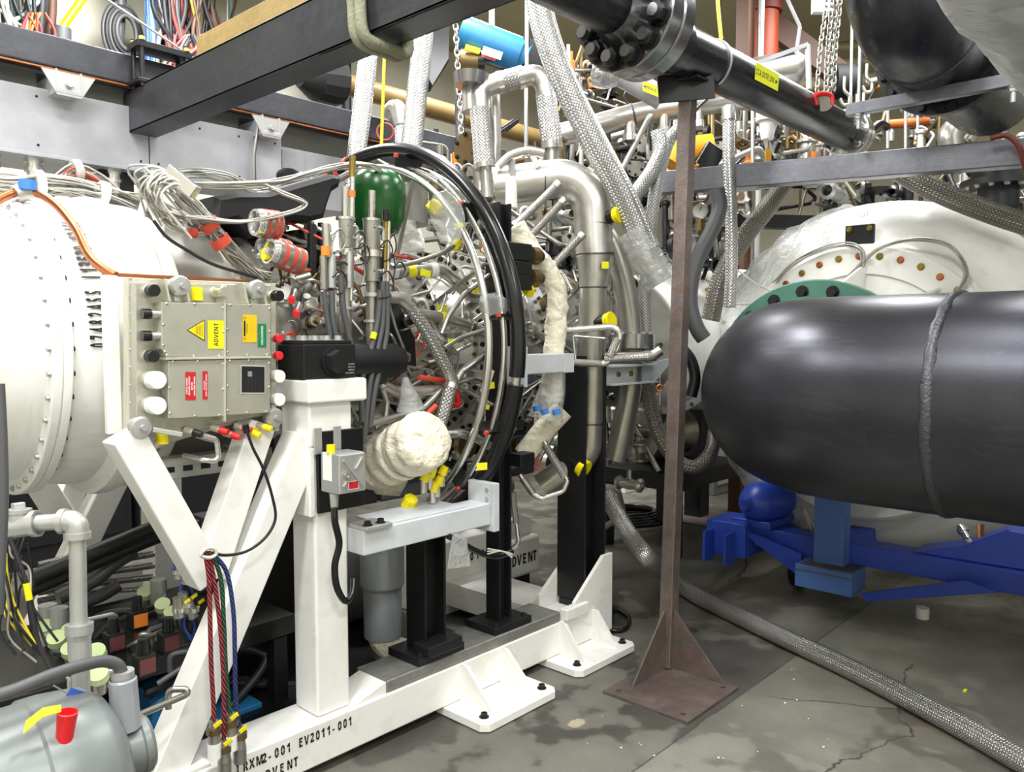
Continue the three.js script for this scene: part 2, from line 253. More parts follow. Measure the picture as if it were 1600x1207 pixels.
const floorBump = bumpTex.clone(); floorBump.repeat.set(24, 24); floorMat.bumpMap = floorBump; const floorRough = roughTex.clone(); floorRough.repeat.set(9, 9); floorMat.roughnessMap = floorRough;
const RX0 = -4, RX1 = 13.5, RZ0 = -7.6, RZ1 = 4.5, RY = 5.2;
const floorMesh = struct('floor', floorUV(bx(RX0 - .2, RX1 + .2, -.25, 0, RZ0 - .2, RZ1 + .2, 0)), floorMat);
const redFloor = mat({ color: 0x7d4a42, roughness: .6, map: smudgeTex });
const wallTex = tex(512, 512, (u, v) => { const n = fbm(u, v, 4, 5), s = ss(.6, .75, fbm(u, v, 9, 4, 2)); return mixc(mixc([.83, .82, .75], [.90, .89, .83], n), [.72, .69, .6], s * .16); }, true, [3, 3]);
const wallMat = mat({ map: wallTex, roughness: .8 });
struct('wall_back', bx(RX0, RX1, 0, RY, RZ0 - .2, RZ0, 0), wallMat); struct('wall_front', bx(RX0, RX1, 0, RY, RZ1, RZ1 + .2, 0), wallMat);
struct('wall_left', bx(RX0 - .2, RX0, 0, RY, RZ0, RZ1, 0), wallMat); struct('wall_right', bx(RX1, RX1 + .2, 0, RY, RZ0, RZ1, 0), wallMat);
struct('ceiling', bx(RX0 - .2, RX1 + .2, RY, RY + .2, RZ0 - .2, RZ1 + .2, 0), mat({ color: 0xc9c4b0, roughness: .9, map: wallTex }));
part('red_paint', bx(7.2, 12.6, 0, .004, -7.2, -4.6, 0), redFloor, floorMesh);
// ---------- unseen ceiling lamps, out of view ----------
const lampGlow = mat({ color: 0xffffff, emissive: LAMP_COLOR, emissiveIntensity: 3 });
UNSEEN_LAMPS.forEach(([x, y, z, w, d, s], i) => {
  const t = thing('unseen_ceiling_lamp', 'unseen white rectangular ceiling lamp out of view above the test cell', 'lamp', 'unseen ceiling lamps over the cell');
  part('housing', bx(x - w / 2 - .04, x + w / 2 + .04, y + .012, y + .1, z - d / 2 - .04, z + d / 2 + .04), W.plastic, t);
  part('diffuser', bx(x - w / 2, x + w / 2, y, y + .011, z - d / 2, z + d / 2, 0), lampGlow, t);
  for (const k of [-1, 1]) part('rod', cyl(V(x + k * w * .35, y + .1, z), V(x + k * w * .35, RY, z), .008, .008, 6), W.galv, t);
  const L = new THREE.RectAreaLight(LAMP_COLOR, s, w, d); L.position.set(x, y - .01, z); L.lookAt(x, 0, z); scene.add(L);
});

// ---------- engine stand ----------
const stand = thing('engine_stand', 'white welded steel stand with stencilled base beam carrying the engine', 'stand');
const ST = W.standWhite;
part('base_beam', bx(-.9, 3.4, .041, .2, -2.62, -2.42, .008), ST, stand);
part('base_beam', bx(-.9, 3.38, .05, .2, -3.98, -3.78, .008), ST, stand);
for (const x of [0.2, 3.16]) part('cross_beam', bx(x - .1, x + .2, .06, .2, -3.78, -2.62, .006), ST, stand);
part('pad_plate', bx(1.92, 3.0, .2, .25, -2.625, -2.425, .008), mat({ color: 0xa8a7a0, roughness: .42, metalness: .5, map: millTex }), stand);
part('pad_ramp', prism([[1.76, .2], [1.92, .2], [1.92, .245]], 'z', -2.6, -2.43), ST, stand);
function column(z0, z1) {
  const zc = (z0 + z1) / 2;
  part('column', bx(1.62, 1.765, .2, 1.2, z0, z1, .012), ST, stand);
  part('column_neck', bx(1.6, 1.785, 1.2, 1.36, z0 - .03, z1 + .005, .01), ST, stand);
  part('column_cap', bx(1.585, 1.84, 1.36, 1.445, z0 - .06, z1 + .03, .01), ST, stand);
  part('column_plate', bx(1.595, 1.62, .95, 1.2, z0 - .03, z1 + .01, .006), ST, stand);
  part('brace', bar(V(.99, 1.3, zc), V(1.245, .79, zc), .1, .1, .006), ST, stand);
  part('brace', bar(V(1.45, 1.3, zc - .01), V(1.25, .8, zc - .01), .1, .09, .006), ST, stand);
  part('brace', bar(V(1.62, 1.235, zc + .012), V(1.05, .15, zc + .012), .115, .11, .006), ST, stand);
  part('brace_foot', bx(1.0, 1.2, .2, .212, z0 - .01, z1 + .02, .003), ST, stand);
}
column(-2.6, -2.45); column(-3.95, -3.8);
part('box_mount_plate', bx(.985, 1.03, 1.29, 1.79, -2.65, -2.622, .004), ST, stand);
for (const [x0, x1, za, zb] of [[2.22, 2.69, -2.47, -2.18], [2.89, 3.37, -2.5, -2.22]]) {
  const c = .03, f = part('foot_plate', prism([[x0, za], [x1, za], [x1, zb - c], [x1 - c, zb], [x0 + c, zb], [x0, zb - c]], 'y', 0.004, .04, .003), ST, stand);
  for (const x of [x0 + .1, x1 - .12]) part('gusset', prism([[-2.42, .04], [zb - .03, .04], [zb - .06, .065], [-2.385, .2], [-2.42, .2]], 'x', x - .008, x + .008), ST, stand);
  for (const x of [x0 + .055, x1 - .05]) bolt(f, V(x, .04, zb - .06), V(0, 1, 0), .014, W.boltBlack, 'bolt', CAPSCREW);
}
for (const [z, x0] of [[-2.435, 3.1], [-2.64, 3.07]]) part('end_gusset', prism([[x0, .2], [x0, .27], [3.34, .46], [3.42, .46], [3.42, .05], [3.36, .05]], 'z', z, z + .02, .002), ST, stand);
part('end_cleat', bx(3.02, 3.2, .2, .255, -2.45, -2.4, .006), ST, stand);
// stencilled lettering on the beam
const stencil = (x, s, px, py, size, gap) => { x.font = 'bold ' + size + 'px sans-serif'; x.fillStyle = x.strokeStyle = '#161616'; x.lineWidth = 3; let cx = px; for (const ch of s) { x.save(); x.translate(cx, py); x.scale(.72, 1); x.fillText(ch, 0, 0); x.strokeText(ch, 0, 0); x.restore(); cx += gap; } };
part('lettering', card(V(1.265, .062, -2.4185), V(.53, 0, 0), V(0, .138, 0)), printMat(1024, 256, (x, w, h) => { stencil(x, 'IRXM2-001 EV2011-001', 30, 110, 84, 46); stencil(x, 'ADVENT', 180, 226, 84, 54); x.globalCompositeOperation = 'destination-out'; for (const y of [80, 196]) x.fillRect(0, y, w, 3); }, true), stand);
// the cantilever bracket arm and its end plate
const arm = thing('bracket_arm', 'pale grey horizontal bracket arm bolted to the white stand column', 'bracket');
part('channel', bx(1.768, 2.44, .79, .885, -2.48, -2.36, .006), W.arm, arm);
part('end_plate', bx(2.44, 2.475, .76, .97, -2.5, -2.34, .004), W.arm, arm);
part('top_plate', bx(1.88, 2.3, .885, .893, -2.56, -2.37, .002), W.arm, arm);
const mp = part('mount_plate', bx(1.77, 1.89, .885, .9, -2.46, -2.34, .003), W.galv, arm); for (const x of [1.795, 1.855]) bolt(mp, V(x, .9, -2.37), V(0, 1, 0), .013, W.boltBlack, 'bolt', CAPSCREW);
for (const y of [.9, .94]) bolt(arm, V(2.445, y, -2.38), V(-1, 0, 0), .01, W.galv);
// black posts on the base beam
function post(label, x, z, w, y0, y1, pw) {
  const t = thing('steel_post', label, 'post'); const f = .012;
  part('base_plate', bx(x - pw / 2, x + pw / 2, y0, y0 + .035, z - pw * .38, z + pw * .38, .003), W.blackSteel, t);
  part('web', bx(x - w / 2 + f, x + w / 2 - f, y0 + .035, y1, z - .006, z + .006, 0), W.blackSteel, t);
  for (const s of [-1, 1]) part('flange', bx(x + s * (w / 2 - f), x + s * w / 2, y0 + .035, y1, z - w / 2, z + w / 2, .002), W.blackSteel, t);
  for (const [a, b] of [[-1, 1], [1, 1]]) bolt(t, V(x + a * pw * .38, y0 + .035, z + b * pw * .28), V(0, 1, 0), .011, W.boltBlack);
  return t;
}
const post1 = post('tall slim black steel post rising from the base beam past the hose ring', 2.67, -2.53, .085, .25, 2.2, .25);
const post2 = post('short black steel post under the pale grey bracket arm', 2.22, -2.53, .12, .25, .79, .26);
part('clamp_shoe', bx(2.12, 2.31, .285, .33, -2.5, -2.4, .004), W.blackSteel, post2);
post('wide black H-section column at the far end of the white stand', 3.3, -2.53, .18, .2, 1.5, .19);

// ---------- overhead steel ----------
function hollow(a, b, h, w, t) { const m = basis(a, b), L = a.distanceTo(b), o = [], add = (y0, y1, z0, z1) => o.push(bx(0, L, y0, y1, z0, z1, .003)); add(-h / 2, -h / 2 + t, -w / 2, w / 2); add(h / 2 - t, h / 2, -w / 2, w / 2); add(-h / 2, h / 2, -w / 2, -w / 2 + t); add(-h / 2, h / 2, w / 2 - t, w / 2); return merge(o).applyMatrix4(m.setPosition(a)); }
const cb = thing('overhead_beam', 'dark square steel beam running overhead with a sling tied around it', 'beam');
part('tube', hollow(V(1.69, 2.665, -4.02), V(1.69, 2.665, -.75), .2, .13, .012), W.beam, cb);
const fb = thing('overhead_beam', 'long dark steel rail running overhead behind the white fan case', 'beam');
part('tube', bx(-2, 4.2, 2.775, 2.915, -4.02, -3.9, .01), W.beam, fb);
part('lip', bx(-2, 4.2, 2.766, 2.774, -3.92, -3.905, .001), W.copper, fb); part('bottom_flange', bx(-2, 4.2, 2.745, 2.764, -4.5, -3.93, .002), W.blackSteel, fb);
const clampT = thing('beam_clamp', 'black plate clamp bolting the crossing overhead beams together', 'clamp');
part('top_plate', bx(1.6, 1.86, 2.925, 2.955, -3.9, -3.78, .003), W.blackSteel, clampT); part('bottom_plate', bx(1.6, 1.86, 2.766, 2.785, -3.9, -3.78, .003), W.blackSteel, clampT);
for (const x of [1.625, 1.835]) for (const z of [-3.885, -3.795]) { part('rod', cyl(V(x, 2.75, z), V(x, 2.98, z), .012, .012, 8), W.blackSteel, clampT); bolt(clampT, V(x, 2.955, z), V(0, 1, 0), .016, W.brass, 'nut'); }
const plank = solo('plank', bx(1.69, 1.755, 2.766, 2.89, -3.4, -.8, .003), W.wood, 'tan timber plank lying along the top of the sling-tied overhead beam', 'plank');
const rb0 = at(1032, 287, 4.95), rb1 = at(1700, 231, 3.9);
solo('overhead_beam', bar(rb0, rb1, .135, .1, .006), W.beamLight, 'bare grey steel beam crossing above the white bell housing', 'beam');
// sling
const sl = thing('lifting_sling', 'greenish grey round sling wrapped around the dark overhead beam', 'sling');
for (const [dz, r] of [[-.02, .018], [.02, .019]]) { const z = onX(568, 50, 1.63).z + dz; part('loop', sweep(smooth([V(1.6, 2.79, z), V(1.595, 2.66, z + .01), V(1.6, 2.545, z + .03), V(1.69, 2.53, z + .04), V(1.78, 2.545, z + .02), V(1.785, 2.68, z), V(1.78, 2.8, z), V(1.69, 2.83, z - .01)], 6, true), r, 8, true), W.sling, sl); }

// ---------- jack post ----------
const jb = onY(1042, 1046, 0), jt = at(1075, 140, jb.clone().sub(EYE).dot(FW));
const jack = thing('pipe_support', 'rusty brown steel pipe support post with gusseted square base plate', 'support');
{ const s = new THREE.Shape([[2.85, -2.06], [3.3, -2.06], [3.3, -1.63], [2.85, -1.63]].map((p) => new THREE.Vector2(...p))); for (const [x, z] of [[2.9, -1.68], [3.25, -1.68], [2.9, -2.01]]) s.holes.push(new THREE.Path().absarc(x, z, .012, 0, Math.PI * 2, true)); const g = new THREE.ExtrudeGeometry(s, { depth: .012, bevelEnabled: false, curveSegments: 10 }); g.applyMatrix4(new THREE.Matrix4().set(1, 0, 0, 0, 0, 0, 1, 0, 0, 1, 0, 0, 0, 0, 0, 1)); part('base_plate', planarUV(flip(g)), W.rust, jack); }
part('tube', bar(V(jb.x, .012, jb.z), jt, .068, .068, .006), W.rust, jack);
for (const [dx, dz] of [[-1, 0], [0, 1]]) { const n = dx ? V(0, 0, 1) : V(1, 0, 0), c = V(jb.x + dx * .03, .012, jb.z + dz * .03); part('gusset', plate([c, c.clone().add(V(dx * .27, 0, dz * .27)), c.clone().add(V(dx * .262, .012, dz * .262)), c.clone().add(V(dx * .004, .29, dz * .004))], .009, n), W.rust, jack); }
const jd = jb.clone().sub(EYE).dot(FW);
part('saddle_plate', bar(at(1028, 140, jd - .05), at(1116, 132, jd - .05), .13, .012, .002), W.blackSteel, jack);
part('saddle_seat', bx(jt.x - .09, jt.x + .12, jt.y + .02, jt.y + .032, jt.z - .1, jt.z + .1, .002), W.blackSteel, jack);
// ---------- dark elbow duct, white bell housing, blue cart ----------
const BY = 1.315, BZ = -1.74;
const elbow = thing('elbow_duct', 'large dark steel elbow duct with a weld seam, bolted to the green flange', 'duct');
const ePath = [V(4.26, BY, BZ), V(4.2, BY, BZ)]; for (let k = 1; k <= 24; k++) { const a = k / 24 * Math.PI / 2; ePath.push(V(4.2 - .5 * Math.sin(a), BY, BZ + .5 - .5 * Math.cos(a))); }
for (let k = 1; k <= 12; k++) ePath.push(V(3.7, BY, BZ + .5 + k * .2));
part('pipe', sweep(ePath, .465, 72), W.duct, elbow);
const seam = onX(1445, 610, 3.7 - .465).z; const wr = []; for (let k = 0; k < 72; k++) { const a = k / 72 * 2 * Math.PI, w = .0015 * Math.sin(k * 2.7) + .001 * Math.sin(k * 5.1); wr.push(V(3.7 + .447 * Math.cos(a), BY + .447 * Math.sin(a), seam + w)); }
part('weld_seam', sweep(wr, (t, i) => .028 + .002 * Math.sin(i * 1.9), 14, true), W.weld, elbow);
part('flange_neck', lathe([[0, .45], [0, .5], [.05, .5]], V(4.26, BY, BZ), V(1, 0, 0), 48), W.green, elbow);
const gf = part('flange', lathe([[.0, .42], [.0, .585], [.006, .592], [.05, .592], [.056, .585], [.056, .42]], V(4.31, BY, BZ), V(1, 0, 0), 64), W.green, elbow);
for (let k = 0; k < 20; k++) { const a = (k + .35) / 20 * 2 * Math.PI; bolt(gf, V(4.31, BY + .53 * Math.sin(a), BZ + .53 * Math.cos(a)), V(-1, 0, 0), .028, W.boltBlack); }
const bell = thing('bell_housing', 'big white round bell housing wrapped in clear plastic behind the elbow duct', 'housing');
const BX = 5.02;
part('shell', lathe([[-.02, .42], [0, .80], [.012, .84], [.03, .85], [.045, .86], [.07, .95], [.15, 1.06], [.27, 1.12], [.42, 1.145], [.7, 1.13], [1.0, 1.04], [1.35, .86], [1.5, .7], [1.5, .3]], V(BX, BY, BZ), V(1, 0, 0), 96, .9), W.white, bell);
part('neck', lathe([[0, .42], [0, .5], [.05, .5], [.12, .44], [.6, .44]], V(4.366, BY, BZ), V(1, 0, 0), 48), W.white, bell);
const hr = part('hub_ring', lathe([[-.03, .66], [-.03, .82], [-.024, .826], [.03, .826]], V(BX, BY, BZ), V(1, 0, 0), 80), W.white, bell);
for (let k = 0; k < 40; k++) { const a = k / 40 * 2 * Math.PI; if (Math.sin(a) < -.2) continue; bolt(hr, V(BX - .03, BY + .765 * Math.sin(a), BZ + .765 * Math.cos(a)), V(-1, 0, 0), .017, k % 2 ? W.brass : W.copper); }
for (let k = 0; k < 10; k++) { const a = (k + .4) / 10 * 2 * Math.PI, c = Math.cos(a), s = Math.sin(a), P = (x, r) => V(x, BY + r * s, BZ + r * c); part('rib', plate([P(BX - .02, .72), P(BX - .14, .68), P(BX - .62, .5), P(BX - .62, .46), P(BX - .02, .46)], .014, V(0, c, -s)), W.white, bell); }
{ const c = onX(1345, 374, BX + .045), pl = part('cover_plate', bx(c.x - .03, c.x, c.y - .085, c.y + .085, c.z - .085, c.z + .085, .006), W.blackSteel, bell); for (const [a, b] of [[-1, 1], [1, 1], [1, -1], [-1, -1]]) bolt(pl, V(c.x - .03, c.y + a * .06, c.z + b * .06), V(-1, 0, 0), .014, W.brass);
  part('handwriting', card(V(c.x - .0, c.y + .115, c.z - .06), V(0, 0, .12), V(.02, .06, 0)), printMat(256, 128, (x) => { x.font = '92px sans-serif'; x.fillStyle = '#888'; x.textAlign = 'center'; x.translate(128, 90); x.fillText('OUT', 0, 0); }, true), bell); }
// plastic wrap over the left flank, tied with cord
{ const g = [], NA = 40, NX = 14, pos = [], uv = [], idx = [], prof = [[-.0, .87], [.07, .975], [.15, 1.085], [.27, 1.145], [.42, 1.17], [.7, 1.155], [1.0, 1.06], [1.3, .9]];
  for (let i = 0; i < NA; i++) { const a = 1.75 + (i / (NA - 1)) * 2.6; prof.forEach(([x, r], j) => { const w = .012 * Math.sin(i * 2.1 + j) + .01 * Math.sin(i * 5.3 + j * 2.2); pos.push(BX + x - .015, BY + (r + w) * Math.sin(a), BZ + (r + w) * Math.cos(a)); uv.push(i * .05, j * .14); }); }
  const n = prof.length; for (let i = 0; i < NA - 1; i++) for (let j = 0; j < n - 1; j++) { const a = i * n + j; idx.push(a, a + 1, a + n, a + 1, a + n + 1, a + n); }
  const q = new THREE.BufferGeometry(); q.setAttribute('position', new THREE.Float32BufferAttribute(pos, 3)); q.setAttribute('uv', new THREE.Float32BufferAttribute(uv, 2)); q.setIndex(idx); q.computeVertexNormals(); part('plastic_wrap', q, W.film, bell); }
for (const [p, r] of [[[[1150, 420, 5.42], [1180, 442, 5.2], [1212, 458, 5.0]], 1], [[[1128, 470, 5.42], [1160, 476, 5.2], [1196, 472, 5.0]], 1]]) part('tie_cord', sweep(smooth(p.map(([x, y, d]) => at(x, y, d - .06)), 6), .006, 6), W.wireWhite, bell);
// sensor leads looping over the hub
function loopWires(name, label, pts, n, sp, r, m, cat = 'cable') {   // a loose bundle that follows pts
  const t = thing(name, label, cat); for (let k = 0; k < n; k++) { const o = V(rr(-sp, sp), rr(-sp, sp), rr(-sp, sp)); part('wire', sweep(smooth(pts.map((p) => p.clone().add(o).add(V(rr(-1, 1), rr(-1, 1), rr(-1, 1)).multiplyScalar(sp * .5))), 7), r, 5), Array.isArray(m) ? m[k % m.length] : m, t); } return t;
}
const hx = (px, py, o = -.08) => onX(px, py, BX + o);
loopWires('sensor_lead', 'grey sensor leads looping from the left of the bell hub', [hx(1212, 440), hx(1240, 412), hx(1280, 392), hx(1325, 382), hx(1347, 392), hx(1348, 410), hx(1330, 432), hx(1318, 450)], 8, .012, .0045, W.wireGrey);
loopWires('sensor_lead', 'grey sensor leads arching over the right of the bell hub', [hx(1325, 432), hx(1350, 408), hx(1375, 388), hx(1425, 374), hx(1480, 382), hx(1505, 408), hx(1510, 430), hx(1498, 455)], 7, .01, .0045, W.wireGrey);

// blue cart
const cart = thing('blue_cart', 'blue painted steel transport cart beneath the white bell housing', 'cart');
part('long_beam', bx(4.62, 4.78, .3, .42, -2.42, -.2, .006), W.blue, cart);
part('long_beam', bx(5.7, 5.85, .3, .42, -2.42, -.2, .006), W.blue, cart);
for (const z of [-2.33, -1.7, -.75]) part('cross_beam', bx(4.78, 5.7, .3, .42, z - .07, z + .07, .006), W.blue, cart);
{ const u = onX(1303, 830, 4.6); part('upright', bx(4.52, 4.62, .3, .82, u.z - .085, u.z + .085, .004), W.blueLight, cart);
  const b = part('jack_block', bx(4.42, 4.64, .17, .3, u.z - .15, u.z + .17, .006), W.blueLight, cart); part('block_seam', bx(4.415, 4.42, .268, .274, u.z - .15, u.z + .17, 0), W.rust, b); part('rusty_top', bx(4.43, 4.62, .3, .304, u.z - .12, u.z + .16, 0), W.rust, cart);
  part('side_gusset', plate([V(4.56, .32, u.z - .17), V(4.56, .4, u.z - .5), V(4.56, .36, u.z - .5), V(4.56, .18, u.z - .17)], .015, V(1, 0, 0)), W.blue, cart);
  part('side_gusset', plate([V(4.5, .18, u.z + .19), V(4.5, .36, u.z + .7), V(4.5, .33, u.z + .85), V(4.5, .14, u.z + .22)], .015, V(1, 0, 0)), W.blue, cart);
  part('saddle', prism([[BZ - .5, .42], [BZ + .5, .42], [BZ + .62, .3], [BZ - .62, .3]], 'x', 5.2, 5.5), W.blue, cart); }
part('end_bracket', bx(4.5, 4.8, .24, .45, -2.46, -2.2, .006), W.blue, cart);
for (const z of [-2.42, -2.28]) part('lug', bx(4.38, 4.5, .21, .4, z, z + .016, .002), W.blue, cart);
const mot = part('drive_motor', lathe([[0, .0], [0, .03], [.02, .06], [.05, .1], [.1, .125], [.3, .125], [.34, .11], [.36, .05]], V(4.55, .57, -2.22), V(1, 0, .25), 28, .6), W.blue, cart); part('motor_boss', lathe([[-.03, 0], [-.03, .035], [.02, .05]], V(4.55, .57, -2.22), V(1, 0, .25), 18), W.blue, mot); part('motor_foot', bx(4.58, 4.95, .42, .47, -2.34, -2.08, .01), W.blue, cart);
part('gearbox', prism([[-1.3, .42], [-.55, .42], [-.5, .6], [-.85, .62], [-1.05, .5]], 'x', 4.66, 4.9, .01), W.blue, cart);
part('outrigger', bx(4.3, 4.6, .3, .4, -.62, -.5, .006), W.blue, cart); part('leg_bracket', bx(4.45, 4.62, .2, .46, -.5, -.38, .006), W.blue, cart);
for (const [x, z] of [[4.95, -2.05], [4.95, -.5], [5.6, -2.05], [5.6, -.5]]) { const w = part('wheel', lathe([[-.03, 0], [-.03, .1], [-.02, .115], [.02, .115], [.03, .1], [.03, 0]], V(x, .115, z), V(0, 0, 1), 24), W.blackMatte, cart); part('fork', bx(x - .03, x + .03, .1, .3, z - .045, z - .034, 0), W.blue, w); part('fork', bx(x - .03, x + .03, .1, .3, z + .034, z + .045, 0), W.blue, w); }

// ---------- jet engine ----------
const EY = 1.56, EZ = -3.2, EX = V(1, 0, 0);
const E = (x, r, deg) => { const a = deg * Math.PI / 180; return V(x, EY + r * Math.sin(a), EZ + r * Math.cos(a)); };
const ed = (deg) => { const a = deg * Math.PI / 180; return V(0, Math.sin(a), Math.cos(a)); };
const engine = thing('jet_engine', 'jet engine on test stand with white fan case and dense tubing', 'engine');
const ep = (n, g, m, p = engine) => part(n, g, m, p);
const pz = (z, a) => a.map(([x, y, dz]) => onZ(x, y, z + (dz || 0))), pd = (d, a) => a.map(([x, y, k]) => at(x, y, k ?? d));
const ring = (x, prof, m, name, seg = 80, cr = .5) => ep(name, lathe(prof, V(x, EY, EZ), EX, seg, cr), m);
ring(-1.2, [[0, .44], [0, .49], [1.2, .485], [1.7, .475], [2.0, .462], [2.06, .46]], W.white, 'inlet_duct', 96, .9);
const fl1 = ring(.855, [[0, .46], [0, .512], [.004, .516], [.026, .516], [.03, .512], [.03, .506], [.034, .516], [.056, .516], [.06, .512], [.06, .46]], W.white, 'inlet_flange');
for (let k = 0; k < 40; k++) { const a = k * 9; if (a > 100 && a < 255) continue; bolt(fl1, E(.855, .492, a), V(-1, 0, 0), .009, W.galv); bolt(fl1, E(.915, .492, a), V(1, 0, 0), .009, W.boltBlack); }
ring(.915, [[0, .47], [.02, .485], [.1, .5], [.13, .503], [.155, .5], [.17, .515], [.18, .545], [.2, .55], [.235, .55], [.25, .535], [.265, .53]], W.white, 'fan_case', 96, .7);
ring(1.18, [[0, .4], [0, .528], [.01, .531], [.036, .533], [.037, .512], [.047, .512], [.048, .533], [.08, .53], [.1, .522], [.104, .5], [.104, .4]], W.white, 'fan_case_rear', 96, .5);
ring(1.284, [[0, .4], [0, .492], [.22, .488], [.223, .488], [.223, .5], [.241, .5], [.243, .486], [.341, .475], [.346, .495], [.366, .495], [.371, .46], [.5, .44], [.51, .3]], W.steelDull, 'intermediate_case', 96, .5);
ring(1.79, [[0, .3], [.02, .4], [.3, .4], [.5, .36], [.52, .3]], W.steelDull, 'compressor_case', 64, .6);
ring(2.28, [[0, .3], [.02, .38], [.12, .4], [.28, .42], [.45, .43], [.7, .44], [1.0, .43], [1.25, .41], [1.5, .38], [1.5, .3]], W.bright, 'turbine_case', 80, .8);
for (const [x, r, n] of [[2.5, .46, 48], [2.78, .475, 52], [2.98, .48, 52], [3.3, .46, 44]]) {
  const f = ring(x, [[0, r - .06], [0, r], [.012, r], [.012, r - .004], [.016, r - .004], [.016, r], [.028, r], [.028, r - .06]], W.steel, 'case_flange', 72);
  for (let k = 0; k < n; k++) { const a = k * 360 / n; if (a > 110 && a < 250) continue; bolt(f, E(x, r - .014, a), V(-1, 0, 0), .011, W.boltBlack); }
}
ring(3.78, [[0, .36], [0, .4], [.3, .42], [.9, .45]], W.steelDull, 'exhaust_case', 64);
// fan-case lettering, a strip that follows the drum
{ const L = [['07482ASS', -8, .0], ['J13539-13460', 34, .0]], r = .5045, x0 = .945, x1 = 1.04;
  const strip = (a0, a1, txt, gap) => { const n = 24, pos = [], uv = [], nor = [], idx = []; for (let i = 0; i <= n; i++) { const f = i / n, a = a0 + (a1 - a0) * f; for (const [x, v] of [[x0, 1], [x1, 0]]) { const rx = x < 1 ? .4975 : .5065, p = E(x, rx, a), d = ed(a); pos.push(p.x, p.y, p.z); nor.push(d.x, d.y, d.z); uv.push(f, v); } } for (let i = 0; i < n; i++) { const k = i * 2; idx.push(k, k + 1, k + 2, k + 1, k + 3, k + 2); }
    const g = new THREE.BufferGeometry(); g.setAttribute('position', new THREE.Float32BufferAttribute(pos, 3)); g.setAttribute('normal', new THREE.Float32BufferAttribute(nor, 3)); g.setAttribute('uv', new THREE.Float32BufferAttribute(uv, 2)); g.setIndex(idx);
    ep('lettering', g, printMat(1024, 256, (x) => { x.font = 'bold 190px sans-serif'; x.fillStyle = x.strokeStyle = '#1c1c1c'; x.lineWidth = 14; txt.split('').forEach((ch, k) => { x.save(); x.translate(20 + k * gap, 206); x.scale(.62, 1); x.fillText(ch, 0, 0); x.strokeText(ch, 0, 0); x.restore(); }); }, true)); };
  strip(0, 24, '07482ASS', 120); strip(26, 58, 'J13539-13460', 84); }
// copper line over the fan case, handle tube, lower bracket strip
ep('copper_line', sweep(smooth([onZ(-30, 330, -2.95), onZ(0, 311, -3.0), onZ(30, 300, -3.02), onZ(55, 301, -3.0), onZ(85, 318, -2.93), onZ(118, 357, -2.82), onZ(140, 400, -2.73), onZ(158, 418, -2.68), onZ(180, 431, -2.64)], 8), .0145, 10), W.copper);
ep('copper_line_bar', bx(1.0, 1.5, 1.79, 1.803, -2.68, -2.665, .003), W.copper);
const tc = ep('line_union', sweep(pz(-3.02, [[24, 304], [38, 300], [52, 301]]), .03, 10), W.galv); part('cap', sweep(pz(-3.0, [[43, 297], [43, 282]]), .028, 12), W.blueCap, tc);
ep('handle_tube', sweep(fillet(pz(-2.86, [[219, 340], [226, 315], [236, 322], [253, 358], [244, 385]]), .05), .014, 8), W.white);
ep('case_strip', sweep([-8, -14, -20, -26, -32, -38].map((a) => E(1.2, .552, a)), .012, 6), W.white);
for (let k = 0; k < 7; k++) bolt(engine, E(1.15, .55, -10 - k * 6), ed(-10 - k * 6), .007, W.boltBlack, 'rivet', RIVET);
for (let k = 0; k < 14; k++) for (const x of [1.515, 1.64]) { const a = -50 + k * 11; bolt(engine, E(x, x < 1.6 ? .5 : .495, a), ed(a), .006, W.galv, 'rivet', RIVET); }
// black cowl, green tank
ep('black_cowl', prism([[335, 352], [338, 306], [372, 300], [420, 300], [470, 285], [520, 271], [536, 275], [533, 291], [522, 298], [515, 318], [509, 340], [486, 346], [462, 343], [432, 352], [420, 366], [398, 372], [372, 345]].map(([x, y]) => { const p = onZ(x, y, -2.86); return [p.x, p.y]; }), 'z', -3.1, -2.86, .02), W.blackMatte);
ep('black_strut', bar(onZ(487, 350, -2.88), onZ(487, 548, -2.88), .03, .03, .006), W.blackMatte); ep('black_strut', bar(onZ(501, 348, -2.92), onZ(500, 548, -2.92), .02, .02, .004), W.blackMatte);
ep('black_cowl_skirt', prism([[320, 372], [420, 366], [520, 350], [545, 400], [545, 560], [430, 560], [380, 480]].map(([x, y]) => { const p = onZ(x, y, -3.0); return [p.x, p.y]; }), 'z', -3.15, -3.0, .02), W.blackMatte);
{ const c = onZ(590, 312, -2.92); ep('oil_tank', lathe([[-.17, .02], [-.165, .07], [-.14, .105], [-.08, .125], [.02, .128], [.08, .12], [.115, .095], [.13, .06], [.135, 0]], c, V(.1, 1, 0), 36, .8), W.greenGlass);
  ep('tank_cover', lathe([[0, .13], [.22, .12]], onZ(628, 350, -3.1), V(.05, 1, 0), 30), W.steelDull); }
// vertical actuators in front of the casing
function actuator(px, y0, y1, y2, y3, z, r, label) {
  const t = ep('actuator', sweep(pz(z, [[px, y1], [px, y2]]), r, 20), W.steelDull); const q = (n, a, b, rad, m) => part(n, sweep(pz(z, [[px, a], [px, b]]), rad, 16), m, t);
  q('rod', y0, y1, r * .42, W.chrome); q('collar', y1 + 50, y1 + 60, r * 1.25, W.bright); q('lower_stage', y2, y3, r * .68, W.steelDull); q('collar', y2 + 18, y2 + 24, r * 1.0, W.galv); q('collar', y3 - 40, y3 - 36, r * .95, W.galv); q('top_ring', y1, y1 + 4, r * 1.08, W.bright);
  for (const y of [y1 + 12, y2 - 18]) { part('port', sweep(pz(z + .02, [[px, y], [px + 13, y + 3]]), r * .42, 12), W.bright, t); part('port_elbow', sweep(fillet(pz(z + .02, [[px + 11, y + 2], [px + 17, y + 4], [px + 18, y + 22]]), .015), r * .28, 10), W.galv, t); }
  return t;
}
